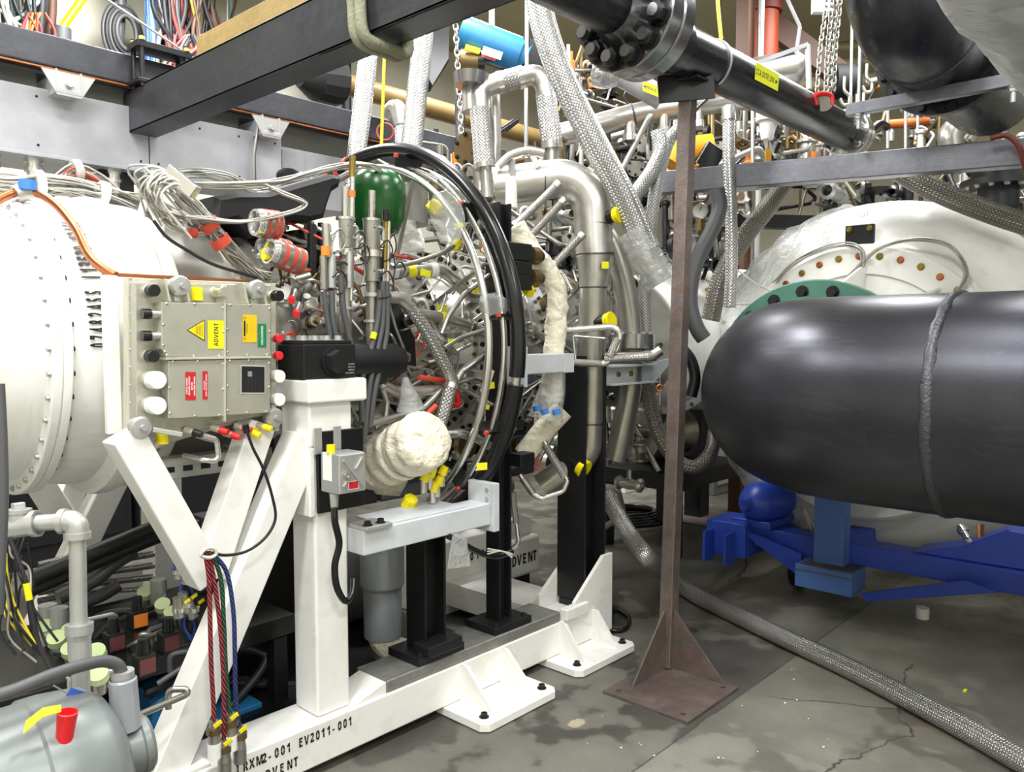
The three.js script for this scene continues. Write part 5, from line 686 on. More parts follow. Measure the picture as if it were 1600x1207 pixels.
// ---------- big silver pipe ----------
{ const t = thing('exhaust_pipe', 'wide silver steel pipe turning down beside the black column', 'pipe'), d = 4.2;
  part('upper_bend', sweep(fillet(pd(d, [[772, 292], [924, 272], [928, 392]]), .24, 16), .1, 32), W.steel, t); part('reducer', sweep(pd(d, [[928, 385], [930, 400]]), .1, 32), W.steel, t);
  part('cone', sweep(pd(d, [[930, 398], [929, 424], [927, 452]]), (q) => .1 - .028 * q, 32), W.steelDull, t); part('downpipe', sweep(pd(d, [[927, 450], [921, 660]]), .073, 32), W.steelDull, t); part('lower_bend', sweep(fillet(pd(d, [[921, 658], [919, 706], [884, 735], [846, 762]]), .1, 10), .073, 32), W.steelDull, t);
  for (const [a, r] of [[[927, 352], .1], [[930, 399], .102], [[927, 450], .075], [[921, 662], .075], [[851, 284], .1]]) { const p = at(...a, d); part('weld_seam', sweep(a[0] < 900 ? [at(a[0] - 1, a[1], d), at(a[0] + 1, a[1], d)] : [p.clone().add(V(0, .004, 0)), p.clone().add(V(0, -.004, 0))], r, 30), W.weld, t); }
  for (const [a, b, r] of [[[948, 340], [972, 334], .042], [[934, 506], [958, 500], .042], [[892, 716], [918, 738], .046]]) { const A = at(...a, d - .05), B = at(...b, d - .12), s = part('stub', cyl(A, A.clone().lerp(B, .7), r * .85, r * .85, 18), W.blackSteel, t); part('yellow_cap', lathe([[0, r], [.03, r * 1.08], [.034, r], [.034, 0]], A.clone().lerp(B, .6), B.clone().sub(A), 18), W.yellow, s); }
  part('yellow_tag', card(at(940, 420, d - .101), RT.clone().multiplyScalar(.036), V(0, .036, 0)), W.yellowTag, t); }
{ const t = thing('branch_pipe', 'narrower silver pipe bending into a bolted flange on pale bracket', 'pipe'), d = 4.5; part('pipe', sweep(smooth(pd(d, [[905, 330], [950, 375], [968, 420], [980, 470], [986, 525]]), 8), .064, 24), W.steelDull, t); const f = part('flange', cyl(at(987, 546, d), at(987, 524, d), .13, .13, 30), W.machined, t); for (let k = 0; k < 10; k++) { const a = k / 10 * 6.283, p = at(987, 524, d); bolt(f, p.add(V(.1 * Math.cos(a), 0, .1 * Math.sin(a))), V(0, 1, 0), .016, W.bright); } part('lower_pipe', sweep(smooth(pd(d, [[988, 548], [985, 610], [975, 660], [960, 720]]), 6), .062, 22), W.steelDull, t); part('cross_tube', sweep(fillet(pd(d - .12, [[905, 562], [960, 560], [1020, 556], [1032, 548]]), .05), .03, 14), W.steel, t); }
{ const t = thing('shelf_bracket', 'pale grey welded shelf bracket below the branch pipe flange', 'bracket'), z = onZ(945, 590, -2.3).z; const q = (x, y, zz = -2.5) => onZ(x, y, zz); const a = q(945, 572), b = q(1010, 576); part('channel_web', bx(a.x, b.x + .05, a.y - .1, a.y, -2.52, -2.5, .003), W.arm, t); part('channel_flange', bx(a.x, b.x + .05, a.y - .008, a.y + .004, -2.56, -2.45, .002), W.arm, t); part('channel_flange', bx(a.x, b.x + .05, a.y - .106, a.y - .096, -2.56, -2.45, .002), W.arm, t); part('side_plate', plate([V(b.x + .05, a.y + .01, -2.5), V(b.x + .28, a.y + .03, -2.5), V(b.x + .05, a.y - .12, -2.5)].reverse(), .012, V(0, 0, 1)), W.arm, t); for (const k of [.3, .6]) bolt(t, V(a.x + (b.x - a.x) * k, a.y - .05, -2.5), V(0, 0, 1), .012, W.brass); }
{ const t = thing('thin_pipe_loop', 'thin steel pipe loop with braided ends in front of the downpipe', 'pipe'), d = 3.95; part('pipe', sweep(fillet(pd(d, [[878, 517], [955, 511], [970, 520], [964, 545], [950, 566], [940, 569]]), .04), .017, 12), W.bright, t); part('braid', sweep(pd(d, [[965, 530], [954, 558]]), .022, 14), W.braidS, t); part('pipe', sweep(fillet(pd(d, [[942, 568], [900, 568], [895, 525], [945, 529]]), .01), .006, 8), W.bright, t); part('braid', sweep(pd(d, [[944, 562], [1012, 558]]), .02, 14), W.braidS, t); part('braid', sweep(pd(d, [[890, 566], [940, 569]]), .018, 14), W.braidS, t); }
{ const t = thing('cloth_sleeve', 'cream cloth insulated pipe running down in front of the engine exhaust', 'insulation'); part('sleeve', crumple(sweep(smooth(pd(3.85, [[806, 355], [826, 385], [856, 425], [870, 455], [869, 500], [866, 545], [864, 585], [862, 630]]), 12), .05, 36), .008, 22), W.cloth, t); part('sleeve', sweep(smooth(pd(3.95, [[880, 640], [850, 672], [818, 712]]), 6), .055, 24), W.cloth, t); part('plastic_bag', sweep(smooth(pd(3.82, [[866, 580], [862, 612], [855, 640], [852, 655]]), 6), (q) => .055 + .03 * q, 20), W.film, t); for (const [x, y] of [[838, 634], [850, 640], [868, 640]]) part('blue_cap', cyl(at(x, y, 3.76), at(x + 2, y + 8, 3.76), .022, .022, 12), W.blueCap, t); }
{ const t = thing('beam_stub', 'pale grey square beam stub crossing in front of cloth sleeve', 'beam'); const a = onZ(822, 570, -2.36), b = onZ(895, 568, -2.36); part('tube', bx(a.x, b.x, a.y - .045, a.y + .045, -2.45, -2.36, .006), W.arm, t); part('end_plate', bx(b.x - .07, b.x, a.y - .045, a.y + .045, -2.359, -2.352, .001), W.arm, t); part('hanger', bx(a.x - .02, a.x, a.y - .1, a.y + .08, -2.46, -2.35, .002), W.arm, t); }
{ const z = -2.44; for (const [y0, y1] of [[382, 406], [410, 428], [430, 452]]) { const a = onZ(800, y1, z), b = onZ(832, y0, z); part('clamp_block', bx(a.x - .02, b.x, a.y, b.y, z - .1, z, .005), W.blackSteel, post1); } for (const y of [400, 435]) { const p = onZ(834, y, z - .04); part('roller', cyl(p.clone().add(V(-.03, 0, 0)), p.clone().add(V(.02, 0, 0)), .042, .042, 20), W.bronze, post1); part('roller_nut', cyl(p.clone().add(V(.02, 0, 0)), p.clone().add(V(.05, 0, 0)), .03, .028, 10), W.boltBlack, post1); } const p = onZ(799, 318, -2.53); part('white_stub', cyl(p.clone().add(V(0, -.02, 0)), p.clone().add(V(0, .12, 0)), .028, .025, 16), W.plastic, post1); part('side_lug', bx(2.7, 2.8, 1.0, 1.06, -2.5, -2.42, .005), W.blackSteel, post1); }
// flexible U lines low beside the black column
{ const t = thing('drain_lines', 'thin steel drain lines with braided sections bent in a U shape', 'tube'), d = 3.9; part('pipe', sweep(fillet(pd(d, [[812, 742], [832, 772], [846, 780], [880, 768], [887, 752], [850, 690]]), .03), .013, 10), W.bright, t); part('braid', sweep(pd(d, [[882, 745], [852, 696]]), .019, 12), W.braidS, t); part('braid', sweep(pd(d, [[816, 748], [833, 772]]), .018, 12), W.steelDull, t); part('braid', sweep(pd(d, [[801, 770], [806, 818]]), .016, 12), W.braidS, t); part('pipe', sweep(fillet(pd(d, [[806, 816], [810, 850], [792, 862], [776, 868]]), .03), .012, 10), W.bright, t); }
solo('cable', sweep(smooth(pz(-2.36, [[700, 838], [720, 848], [745, 862], [775, 870], [800, 862]]), 6), .013, 10), W.black, 'black cable sagging under the bracket arm and tied to the slim post', 'cable');
{ const t = thing('cable_tie', 'white cable ties binding the black cable at the slim post', 'cable tie'); for (let k = 0; k < 3; k++) part('tie', sweep(smooth(pz(-2.34, [[762, 858 + k * 4], [785, 862], [800, 866 + k * 3]]), 4), .0035, 5), W.wireWhite, t); }
// cloth-wrapped canister
{ const t = thing('wrapped_canister', 'cream cloth wrapped canister tied with cord beside the switch box', 'canister'), a = at(578, 728, 3.5), b = at(668, 688, 3.2), d = b.clone().sub(a).normalize(), L = a.distanceTo(b), pr = []; for (let k = 0; k <= 40; k++) { const q = k / 40; pr.push([q * L, .118 + .004 * Math.sin(k * .9) + (q > .62 && q < .68 ? -.008 : 0) - (q < .15 ? .01 : 0)]); } pr.push([L + .012, .1], [L + .022, .06], [L + .02, 0]);
  part('wrap', crumple(lathe(pr, a, d, 72, 1.2), .009, 16), W.cloth, t); part('cord', sweep((() => { const o = [], c = a.clone().lerp(b, .66), u = V(0, 1, 0).cross(d).normalize(), w = d.clone().cross(u); for (let k = 0; k < 40; k++) { const q = k / 40 * 6.283; o.push(c.clone().addScaledVector(u, .118 * Math.cos(q)).addScaledVector(w, .118 * Math.sin(q)).addScaledVector(d, .004 * Math.sin(k * 3))); } return o; })(), .004, 6, true), W.wireGrey, t); const c2 = a.clone().add(V(.08, -.13, .02)); part('skirt', crumple(lathe([[0, .05], [.03, .075], [.06, .09], [.12, .1]], c2, V(.1, 1, 0), 40, 1), .012, 18), W.cloth, t); }
// white wrapped fitting and bags
{ const t = thing('wrapped_fitting', 'white cloth bundle wrapped round the foot of the riser hose', 'insulation'); part('wrap', crumple(sweep(smooth(pd(4.1, [[636, 318], [635, 345], [640, 372], [642, 392]]), 12), (q) => .06 + .012 * q, 36), .008, 24), W.clothWhite, t); }
{ const t = thing('plastic_bag', 'clear plastic bag hanging over the manifold tubes', 'bag'); part('bag', sweep(smooth(pz(-2.42, [[688, 300], [694, 322], [702, 350], [700, 380]]), 6), (q) => .03 + .04 * Math.sin(q * 3.1), 18), W.film, t); const u = thing('plastic_bag', 'small clear plastic bag tied below the bleed ducts', 'bag'); part('bag', sweep(smooth(pz(-2.5, [[633, 590], [636, 606], [640, 625], [642, 640]]), 6), (q) => .01 + .05 * q, 18), W.film, u); const w = thing('plastic_bag', 'crumpled clear plastic bag at the middle ring clip', 'bag'); part('bag', sweep(smooth(pz(-2.36, [[755, 466], [770, 478], [790, 476]]), 6), (q) => .02 + .04 * Math.sin(q * 3.1), 16), W.film, w); const v = thing('plastic_bag', 'clear plastic sheet draped at the end of the bracket arm', 'bag'); part('bag', prism([[708, 838], [728, 834], [735, 885], [700, 890]].map(([x, y]) => { const p = onZ(x, y, -2.34); return [p.x, p.y]; }).reverse(), 'z', -2.345, -2.34), W.film, v); }
for (const [x, y, z, w] of [[672, 332, -2.5, .07], [706, 390, -2.6, .05], [822, 462, -2.5, .06], [637, 792, -2.55, .07]]) { const p = onZ(x, y, z); ep('yellow_cover', lathe([[0, .01], [.01, w * .5], [.05, w * .42], [.06, 0]], p, V(rr(-.5, .5), .8, .6), 7, .3), W.yellow); }
// gearbox below the arm, drum, jug, floor pieces
{ const t = thing('oil_filter', 'grey filter canister with cloth sleeve below the bracket arm', 'filter'), p = onZ(598, 960, -2.85); part('canister', lathe([[-.1, .05], [-.1, .085], [.12, .088], [.14, .1], [.3, .1], [.34, .08], [.42, .08], [.42, 0]], p, V(0, 1, 0), 30), W.motorLight, t); part('cloth_boot', sweep(smooth([p.clone().add(V(0, -.08, 0)), p.clone().add(V(.02, -.15, .02)), p.clone().add(V(.12, -.2, .06))], 6), (q) => .08 - .03 * q, 18), W.cloth, t); part('stem', cyl(V(p.x, .1, p.z), p.clone().add(V(0, -.1, 0)), .05, .05, 14), W.steelDull, t); part('red_tag', bx(p.x + .12, p.x + .15, p.y - .02, p.y + .01, p.z + .1, p.z + .104, 0), W.red, t); }
{ const t = thing('white_crate', 'white rounded case stencilled ADVENT with lifting lug behind the slim post', 'case'), z = -3.3; const a = onZ(796, 900, z), b = onZ(853, 850, z); part('case', bx(a.x - .05, b.x - .05, .08, .33, z - .25, z, .03), W.white, t); part('foot', bx(a.x, b.x - .1, 0, .08, z - .2, z - .05, .004), W.blackSteel, t); part('lug', prism([[b.x - .3, .33], [b.x - .06, .33], [b.x - .1, .43], [b.x - .2, .47], [b.x - .28, .43]], 'z', z - .09, z - .06), W.white, t); part('lettering', card(V(a.x - .04, .15, z + .001), V(.32, 0, 0), V(0, .1, 0)), printMat(256, 80, (x) => stencil(x, 'ADVENT', 8, 66, 72, 40), true), t);
  const u = thing('stencilled_panel', 'white panel stencilled EV2011 behind the short black post', 'cabinet'), c = onZ(690, 880, z); part('panel', bx(c.x - .05, c.x + .42, .0, .42, z - .3, z - .02, .008), W.white, u); part('lettering', card(V(c.x + .1, .26, z - .0185), V(.3, 0, 0), V(0, .14, 0)), printMat(256, 128, (x) => { stencil(x, 'EV2011', 4, 112, 58, 40); }, true), u); }  // the EV2011 piece is a white stencilled panel, built as a box
{ const p = onY(975, 765, 0); const t = thing('floor_block', 'small white block on the floor near the far wall', 'block'); part('block', bx(p.x - .2, p.x + .25, 0, .2, p.z - .15, p.z + .15, .01), W.white, t); part('block_top', bx(p.x - .15, p.x + .15, .2, .3, p.z - .1, p.z + .1, .01), W.white, t);
  const q = onY(1090, 806, 0), u = thing('steel_post', 'dark steel leg with square foot plate supporting the exhaust cone', 'post'); part('foot_plate', bx(q.x - .35, q.x + .25, 0, .012, q.z - .3, q.z + .3, .002), W.rust, u); part('leg', bx(q.x - .1, q.x + .06, .012, 1.0, q.z - .08, q.z + .08, .004), W.blackSteel, u); part('head_plate', bx(q.x - .3, q.x + .3, 1.0, 1.04, q.z - .14, q.z + .14, .004), W.blackSteel, u); for (const k of [-.2, .2]) bolt(u, V(q.x + k, 1.04, q.z + .08), V(0, 1, 0), .03, W.boltBlack);
  const c = onY(985, 812, 0), w = thing('cable_coil', 'coiled black cable lying on the floor behind the column', 'cable'); for (let k = 0; k < 5; k++) { const o = []; for (let i = 0; i < 36; i++) { const a = i / 36 * 6.283; o.push(V(c.x + (.34 - k * .03) * Math.cos(a), .016 + k * .016, c.z + (.3 - k * .025) * Math.sin(a))); } part('turn', sweep(o, .015, 8, true), W.black, w); }
  solo('cable', sweep(smooth([V(3.5, .3, -2.7), V(3.55, .1, -2.5), onY(958, 950, .014), onY(982, 965, .014), onY(972, 985, .014), onY(940, 985, .014), V(3.3, .014, -2.75)], 8), .013, 8), W.black, 'loose black cable loop on the floor past the stand end', 'cable'); }
{ const o = []; for (let k = 0; k < 34; k++) { const p = onY(rr(600, 1300), rr(1030, 1200), .0); if (p.x < 2.2 || (p.z < -2.15 && p.x < 3.5)) continue; o.push(new THREE.TetrahedronGeometry(rr(.003, .008)).scale(1, .35, 1).rotateY(rr(0, 6)).translate(p.x, .003, p.z)); } const c = solo('paint_chips', merge(o.map((g) => { g.computeVertexNormals(); return g; })), W.plastic, 'white paint chips scattered over the concrete floor', 'debris'); c.userData.kind = 'stuff'; const q = onY(1508, 1080, .002); solo('yellow_scrap', bx(q.x - .014, q.x + .014, .001, .006, q.z - .006, q.z + .006, 0), W.yellowTag, 'tiny yellow scrap on the floor near the blue cart', 'debris'); }
// white exhaust cone behind
{ const t = thing('exhaust_cone', 'white exhaust duct with faint stencil behind the rusty support post', 'duct'); part('duct', lathe([[0, .38], [0, .46], [.5, .49], [.52, .54], [.58, .54], [.6, .5], [1.2, .56], [1.6, .6], [1.6, .5]], V(4.62, EY, EZ), EX, 64), W.white, t); for (let k = 0; k < 24; k++) { const a = k * 15; bolt(t, E(5.14, .52, a), V(-1, 0, 0), .014, W.brass); } }

for (const [a, b, l] of [[[808, 350], [868, 292], 'upper'], [[824, 374], [876, 318], 'lower'], [[868, 412], [905, 372], 'short']]) { const t = thing('braided_hose', l + ' slim braided line slanting up behind the cloth sleeve', 'hose'); part('braid', sweep(pd(4.0, [a, b]), .02, 14), W.braidS, t); part('collar', sweep(pd(4.0, [b, [b[0] + 6, b[1] - 6]]), .024, 12), W.bright, t); part('collar', sweep(pd(4.0, [[a[0] - 4, a[1] + 4], a]), .024, 12), W.bright, t); }
{ const t = thing('pipe_clamp', 'bright arched pipe clamp hung above the wide silver pipe', 'clamp'), d = 4.1; part('arch', sweep(smooth(pd(d, [[778, 262], [795, 245], [825, 236], [850, 240]]), 6), .022, 10), W.bright, t); part('strap', bar(at(828, 236, d), at(842, 262, d), .03, .008, .002), W.galv, t); part('hanger_bolt', cyl(at(822, 246, d), at(822, 226, d), .01, .01, 8), W.galv, t); part('strap', bar(at(800, 250, d), at(799, 300, d), .045, .01, .002), W.galv, t); }
// ---------- plant along the back of the cell ----------
function wireDrop(label, x0, x1, ytop, ybot, z, n, r, mats, sway = 8) { const t = thing('wire_bundle', label, 'wire bundle'); for (let k = 0; k < n; k++) { const a = rr(x0, x1), b = rr(x0, x1), dz = rr(-.12, .12); part('wire', sweep(smooth(pz(z + dz, [[a, ytop], [a + rr(-sway, sway), ytop + (ybot - ytop) * .35], [b + rr(-sway, sway), ytop + (ybot - ytop) * .7], [b, ybot]]), 5), r * rr(.7, 1.3), 6), mats[k % mats.length], t); } return t; }
wireDrop('mixed pastel and black wires spilling down the wall above the fan case', -10, 62, -60, 120, -6.9, 34, .014, [W.wireTeal, W.wirePink, W.wireWhite, W.wireBlack, W.wireGrey, W.wireBlack, W.brown], 14);
wireDrop('fat dark cables gathered down the wall beside the pastel wires', 48, 78, -60, 125, -7.0, 10, .03, [W.rubber, W.wireBlack, W.greyRubber, W.brown], 10);
wireDrop('loose red and orange wires drooping on the long overhead rail', 30, 80, 20, 110, -6.4, 8, .008, [W.wireRed, W.redTape, W.orange], 18);
wireDrop('pair of grey conduits clipped to the cream wall', 178, 190, -60, 130, -7.3, 3, .05, [W.greyRubber, W.rubber], 2);
wireDrop('broad blue ribbon of wires hanging on the cream wall', 230, 240, -60, 125, -7.0, 16, .014, [W.wireBlue, W.wireBlue, W.wireTeal], 3);
wireDrop('thick black and grey cable fall right of the blue ribbon', 244, 300, -60, 140, -7.0, 36, .018, [W.rubber, W.wireBlack, W.greyRubber, W.wireGrey, W.wireRed], 12);
wireDrop('yellow and brown cables hanging beside the black cable fall', 298, 318, -60, 90, -6.8, 7, .016, [W.wireYellow, W.brown, W.rubber, W.wireYellow], 8);
wireDrop('twisted dark cable fall near the crossing overhead beams', 322, 345, -60, 110, -6.9, 14, .018, [W.wireBlack, W.rubber, W.brown, W.greyRubber], 9);
wireDrop('thin teal cables hanging on the bare cream wall', 352, 366, -60, 110, -7.2, 4, .012, [W.wireTeal, W.wireGrey, W.brown], 4);
wireDrop('tangled black wires looped over the timber plank', 255, 330, 55, 120, -6.6, 14, .014, [W.wireBlack, W.wireRed, W.greyRubber], 26);
{ const t = thing('cable_coil', 'grey cable coil hung on the cream wall', 'cable'); for (let k = 0; k < 5; k++) { const o = [], c = onZ(192, 55, -7.2); for (let i = 0; i < 30; i++) { const a = i / 30 * 6.283; o.push(V(c.x + (.16 - k * .02) * Math.cos(a), c.y + (.26 - k * .03) * Math.sin(a), c.z + k * .02)); } part('turn', sweep(o, .02, 7, true), k % 2 ? W.rubber : W.greyRubber, t); } }
{ const t = thing('yellow_tube', 'yellow plastic tube slanting into a dark socket on the wall', 'tube'); part('tube', sweep(pz(-7.0, [[145, -25], [96, 45]]), .03, 10), W.yellow, t); part('socket', sweep(pz(-7.0, [[96, 70], [96, 44]]), .07, 16), W.greyRubber, t); }
solo('guy_wire', sweep(pz(-6.2, [[150, -12], [310, 96]]), .01, 6), W.steel, 'thin steel guy wire slanting across the hanging cables', 'wire');
{ const t = thing('conduit_rack', 'vertical grey conduits strapped to the wall behind the sling-tied beam', 'conduit'); for (const x of [505, 516, 527, 540]) part('conduit', sweep(pz(-7.2, [[x, -60], [x + 2, 180]]), .05, 12), x % 2 ? W.greyRubber : W.rubber, t); part('strut', bar(onZ(440, -8, -7.1), onZ(530, 32, -7.1), .06, .05, .004), W.greyPanel, t); part('strut', bar(onZ(450, 4, -7.1), onZ(470, 100, -7.1), .05, .05, .004), W.greyPanel, t); }
{ const z = -5.4, p = onZ(525, 128, z), t = thing('overhead_pipe', 'tan painted pipe running along the back with open end flange', 'pipe'); part('pipe', lathe([[0, .06], [0, .085], [3.2, .085]], p, EX, 30), W.tan, t); part('flange', lathe([[-.05, .07], [-.05, .17], [0, .17], [0, .07]], p, EX, 30), W.tan, t); part('rust_section', lathe([[3.2, .085], [5.5, .085], [5.5, .05]], p, EX, 30), W.brown, t); const u = thing('black_cover', 'black plastic cover bagging the tan pipe end', 'cover'); part('cover', lathe([[-.36, 0], [-.34, .08], [-.2, .17], [-.06, .19], [.02, .18], [.02, .1]], p, V(1, .1, 0), 14, .4), W.blackMatte, u); }
{ const t = thing('black_sheet', 'black plastic sheeting hanging behind the wider riser hose', 'sheeting'); part('sheet', prism([[668, null], [712, null], [705, 95], [676, 142], [664, 120]].map(([x, y]) => { const p = onZ(x, y ?? 40, -4.9); return [p.x, y === null ? RY - .005 : p.y]; }).reverse(), 'z', -5.0, -4.9, .03), W.black, t); }
{ const d = 5.1, t = thing('chain_hoist', 'blue electric hoist motor hanging beyond the sling-tied beam', 'hoist'), a = at(722, 52, d), b = at(815, 88, d); part('body', sweep([a, b], .11, 26), W.hoist, t); part('end_housing', sweep([a.clone().lerp(b, .82), a.clone().lerp(b, 1.12)], .1, 22), W.hoist, t); part('label_strip', bar(at(754, 78, d - .12), at(784, 88, d - .12), .05, .004, .001), W.plastic, t); part('red_strip', bar(at(753, 85, d - .1), at(775, 92, d - .1), .03, .004, .001), W.redTape, t); part('yellow_strip', bar(at(727, 74, d - .1), at(750, 81, d - .1), .035, .02, .001), W.yellow, t); part('drum', cyl(at(720, 96, d), at(752, 98, d), .085, .085, 24), W.bronze, t); part('drum_rim', cyl(at(748, 98, d), at(757, 98, d), .095, .095, 24), W.black, t); part('gearbox', bx(b.x - .05, b.x + .25, b.y - .1, b.y + .1, b.z - .15, b.z + .1, .02), W.black, t); part('hanger', cyl(a.clone().lerp(b, .5), a.clone().lerp(b, .5).setY(RY), .02, .02, 8), W.steel, t); }
// header pipe, tank, foil duct
{ const t = thing('header_pipe', 'wide silver header pipe crossing behind the slanting thick hose', 'pipe'), d = 5.3; part('pipe', sweep(smooth(pd(d, [[866, 214], [920, 200], [1000, 178], [1060, 168], [1130, 158], [1200, 150]]), 6), .075, 26), W.steel, t); for (const x of [985, 1037, 1090, 1139]) { const y = 190 - (x - 980) * .2; part('branch', sweep(pd(d - .02, [[x, y], [x, y + 26]]), .04, 14), W.steel, t); part('nut', cyl(at(x, y + 22, d - .02), at(x, y + 32, d - .02), .052, .052, 6), W.bright, t); } part('weld_seam', sweep(pd(d, [[986, 181], [989, 180.2]]), .078, 26), W.weld, t); }
{ const t = thing('vent_pipe', 'pale pipe with yellow VEN tag under the massive flanges', 'pipe'), d = 4.9; part('pipe', sweep(pd(d, [[955, 108], [990, 128], [1035, 155]]), .07, 22), W.greyPanel, t); part('foil_cap', sweep(smooth(pd(d, [[925, 108], [940, 112], [966, 112]]), 5), (q) => .08 + .02 * Math.sin(q * 3), 20), W.foil, t); const o = at(1004, 142, d - .1); part('tag', ...handTag(o, at(1030, 152, d - .1).sub(o), V(0, .06, 0), '  VEN-D', 128, 96), t); }
{ const t = thing('pressure_tank', 'small silver dished-end tank in a pale strut frame', 'tank'), d = 5.6, a = at(1180, 118, d), b = at(1258, 104, d), u = b.clone().sub(a).normalize(), L = a.distanceTo(b); part('shell', lathe([[0, 0], [0, .12], [L * .7, .12], [L * .85, .11], [L * .96, .08], [L, 0]], a, u, 30, .9), W.steel, t); part('frame_bar', bar(at(1160, 108, d - .1), at(1262, 70, d - .1), .03, .03, .002), W.greyPanel, t); part('frame_bar', bar(at(1262, 70, d - .1), at(1264, 140, d - .1), .03, .03, .002), W.greyPanel, t); part('frame_bar', bar(at(1226, -10, d), at(1250, 42, d), .02, .02, .002), W.greyPanel, t); part('frame_bar', bar(at(1250, 42, d), at(1244, 84, d), .02, .02, .002), W.greyPanel, t); }
{ const t = thing('steel_column', 'brown steel column rising beside the orange duct', 'column'), d = 7, a = at(1166, -40, d), b = onY(1166, 700, 0); part('shaft', bx(a.x - .06, a.x + .06, 0, RY, a.z - .06, a.z + .06, .004), W.brown, t); part('pipe', cyl(V(a.x + .05, 0, a.z + .12), V(a.x + .05, RY, a.z + .12), .03, .03, 10), W.galv, t); const u = thing('orange_duct', 'orange painted vertical duct behind the silver tank', 'duct'), o = at(1195, 20, 7.6); part('duct', cyl(V(o.x, 4.2, o.z), V(o.x, RY, o.z), .13, .13, 20), W.orange.clone(), u).material.color.set(0x963a12); part('ring', cyl(V(o.x, o.y, o.z), V(o.x, o.y + .1, o.z), .16, .16, 20), W.maroon, u); }
{ const t = thing('dark_girder', 'dark steel girder slanting behind the orange duct', 'girder'); part('girder', bar(at(1180, 20, 8), at(1330, 130, 8), .22, .12, .004), W.brown, t); const u = thing('wall_pipes', 'cream painted pipes running along the far wall', 'pipe'); for (const [y, r] of [[70, .06], [95, .05], [125, .08]]) part('pipe', sweep([at(1230, y + 10, 9), at(1500, y - 10, 9)], r, 12), W.tan.clone(), u).material.color.set(0xb5ab85); part('valve_wheel', cyl(at(1300, 128, 7.5), at(1330, 128, 7.5), .16, .16, 20), W.blackMatte, u); const w = thing('orange_pipe', 'short orange pipe low on the far wall', 'pipe'); part('pipe', sweep(pd(7, [[1368, 196], [1450, 190]]), .04, 12), W.orange.clone(), w).material.color.set(0xc06a30); }
for (const [x, y0, y1, d, l] of [[1387, 130, 232, 6, 'nearest the dark flange'], [1415, 140, 232, 6.2, 'between two thinner rods'], [1434, 150, 232, 6.4, 'beside the silver elbow'], [1329, 30, 180, 6.5, 'left of the strut hanger'], [823, -30, 112, 4.9, 'above the expansion loop'], [822, 138, 240, 4.9, 'below the expansion loop'], [888, 70, 110, 5.5, 'behind the slanting thick hose'], [1176, 170, 290, 5, 'beside the white filter bowl']]) solo('hanger_rod', cyl(at(x, y1, d), y0 < 60 ? at(x, y0, d).setY(RY) : at(x, y0, d), .012, .012, 8), W.galv, 'thin galvanised hanger rod ' + l, 'rod');
{ const t = thing('elbow_fitting', 'dull silver pipe elbow beneath the dark overhead duct', 'pipe'); part('elbow', sweep(fillet(pd(5.6, [[1490, 245], [1482, 200], [1525, 196]]), .12), .085, 22), W.steelDull, t); for (const x of [1500, 1508]) part('rib', sweep(pd(5.6, [[x, 222], [x + 8, 214]]), .06, 16), W.steelDull, t); const s = thing('sling_hooks', 'bent wire hooks hanging before the far wall', 'hook'); for (const [x, y] of [[1320, 150], [1355, 130], [1350, 175]]) part('hook', sweep(smooth(pd(5.8, [[x, y - 30], [x, y - 8], [x + 7, y], [x + 6, y + 12], [x - 2, y + 14], [x - 7, y + 4]]), 5), .012, 7), W.steel, s); }
solo('yellow_rope', sweep(smooth(pd(5, [[1118, -60], [1122, 10], [1127, 62]]), 4), .012, 7), W.wireYellow, 'yellow rope hanging beside the brown steel column', 'rope'); solo('yellow_rope', sweep(smooth(pd(4.3, [[602, 40], [599, 140], [596, 230]]), 4), .009, 7), W.wireYellow, 'yellow rope hanging between the two riser hoses', 'rope');
// valve rack: bodies, bonnets, flanges and small tubing on a frame
function rack(label, boxes, seedN) {
  const t = thing('valve_rack', label, 'valve rack'); seed = seedN; const ms = [W.steelDull, W.galv, W.steel, W.blackSteel, W.bronze, W.darkPipe];
  for (const [x0, x1, y0, y1, d0, d1, n] of boxes) for (let k = 0; k < n; k++) {
    const p = at(rr(x0, x1), rr(y0, y1), rr(d0, d1)), q = rnd(), m = ms[Math.floor(rnd() * ms.length)], ax = [EX, V(0, 1, 0), V(0, 0, 1)][Math.floor(rnd() * 3)], L = rr(.1, .35), r = rr(.02, .05);
    if (q < .32) { const b = part('valve', lathe([[0, r], [.015, r * 1.6], [.03, r * 1.6], [.032, r], [L * .5, r * 1.3], [L - .032, r], [L - .03, r * 1.6], [L - .015, r * 1.6], [L, r]], p, ax, 16), m, t); part('bonnet', cyl(p.clone().addScaledVector(ax, L / 2), p.clone().addScaledVector(ax, L / 2).add(V(0, rr(.06, .14), 0)), r * .7, r * .5, 12), m, b); }
    else if (q < .72) part('tube', sweep(fillet([p, p.clone().addScaledVector(ax, L), p.clone().addScaledVector(ax, L).add(V(rr(-.3, .3), rr(-.3, .3), rr(-.2, .2))), p.clone().add(V(rr(-.4, .4), rr(-.4, .4), rr(-.2, .2)))], .04, 5), rr(.006, .022), 8), m, t);
    else if (q < .86) { const f = part('flange', cyl(p, p.clone().addScaledVector(ax, .035), r * 2.2, r * 2.2, 22), m, t); for (let i = 0; i < 6; i++) { const a = i * 1.047, u = Math.abs(ax.y) > .5 ? EX : V(0, 1, 0), w = ax.clone().cross(u); bolt(f, p.clone().addScaledVector(u, r * 1.8 * Math.cos(a)).addScaledVector(w, r * 1.8 * Math.sin(a)), ax.clone().negate(), r * .25, W.boltBlack); } }
    else part('regulator', lathe([[0, r * .5], [.0, r], [.08, r * 1.1], [.1, r * .5], [.16, r * .5], [.16, 0]], p, V(0, 1, 0), 14), k % 4 ? m : W.orange, t);
  }
  return t;
}
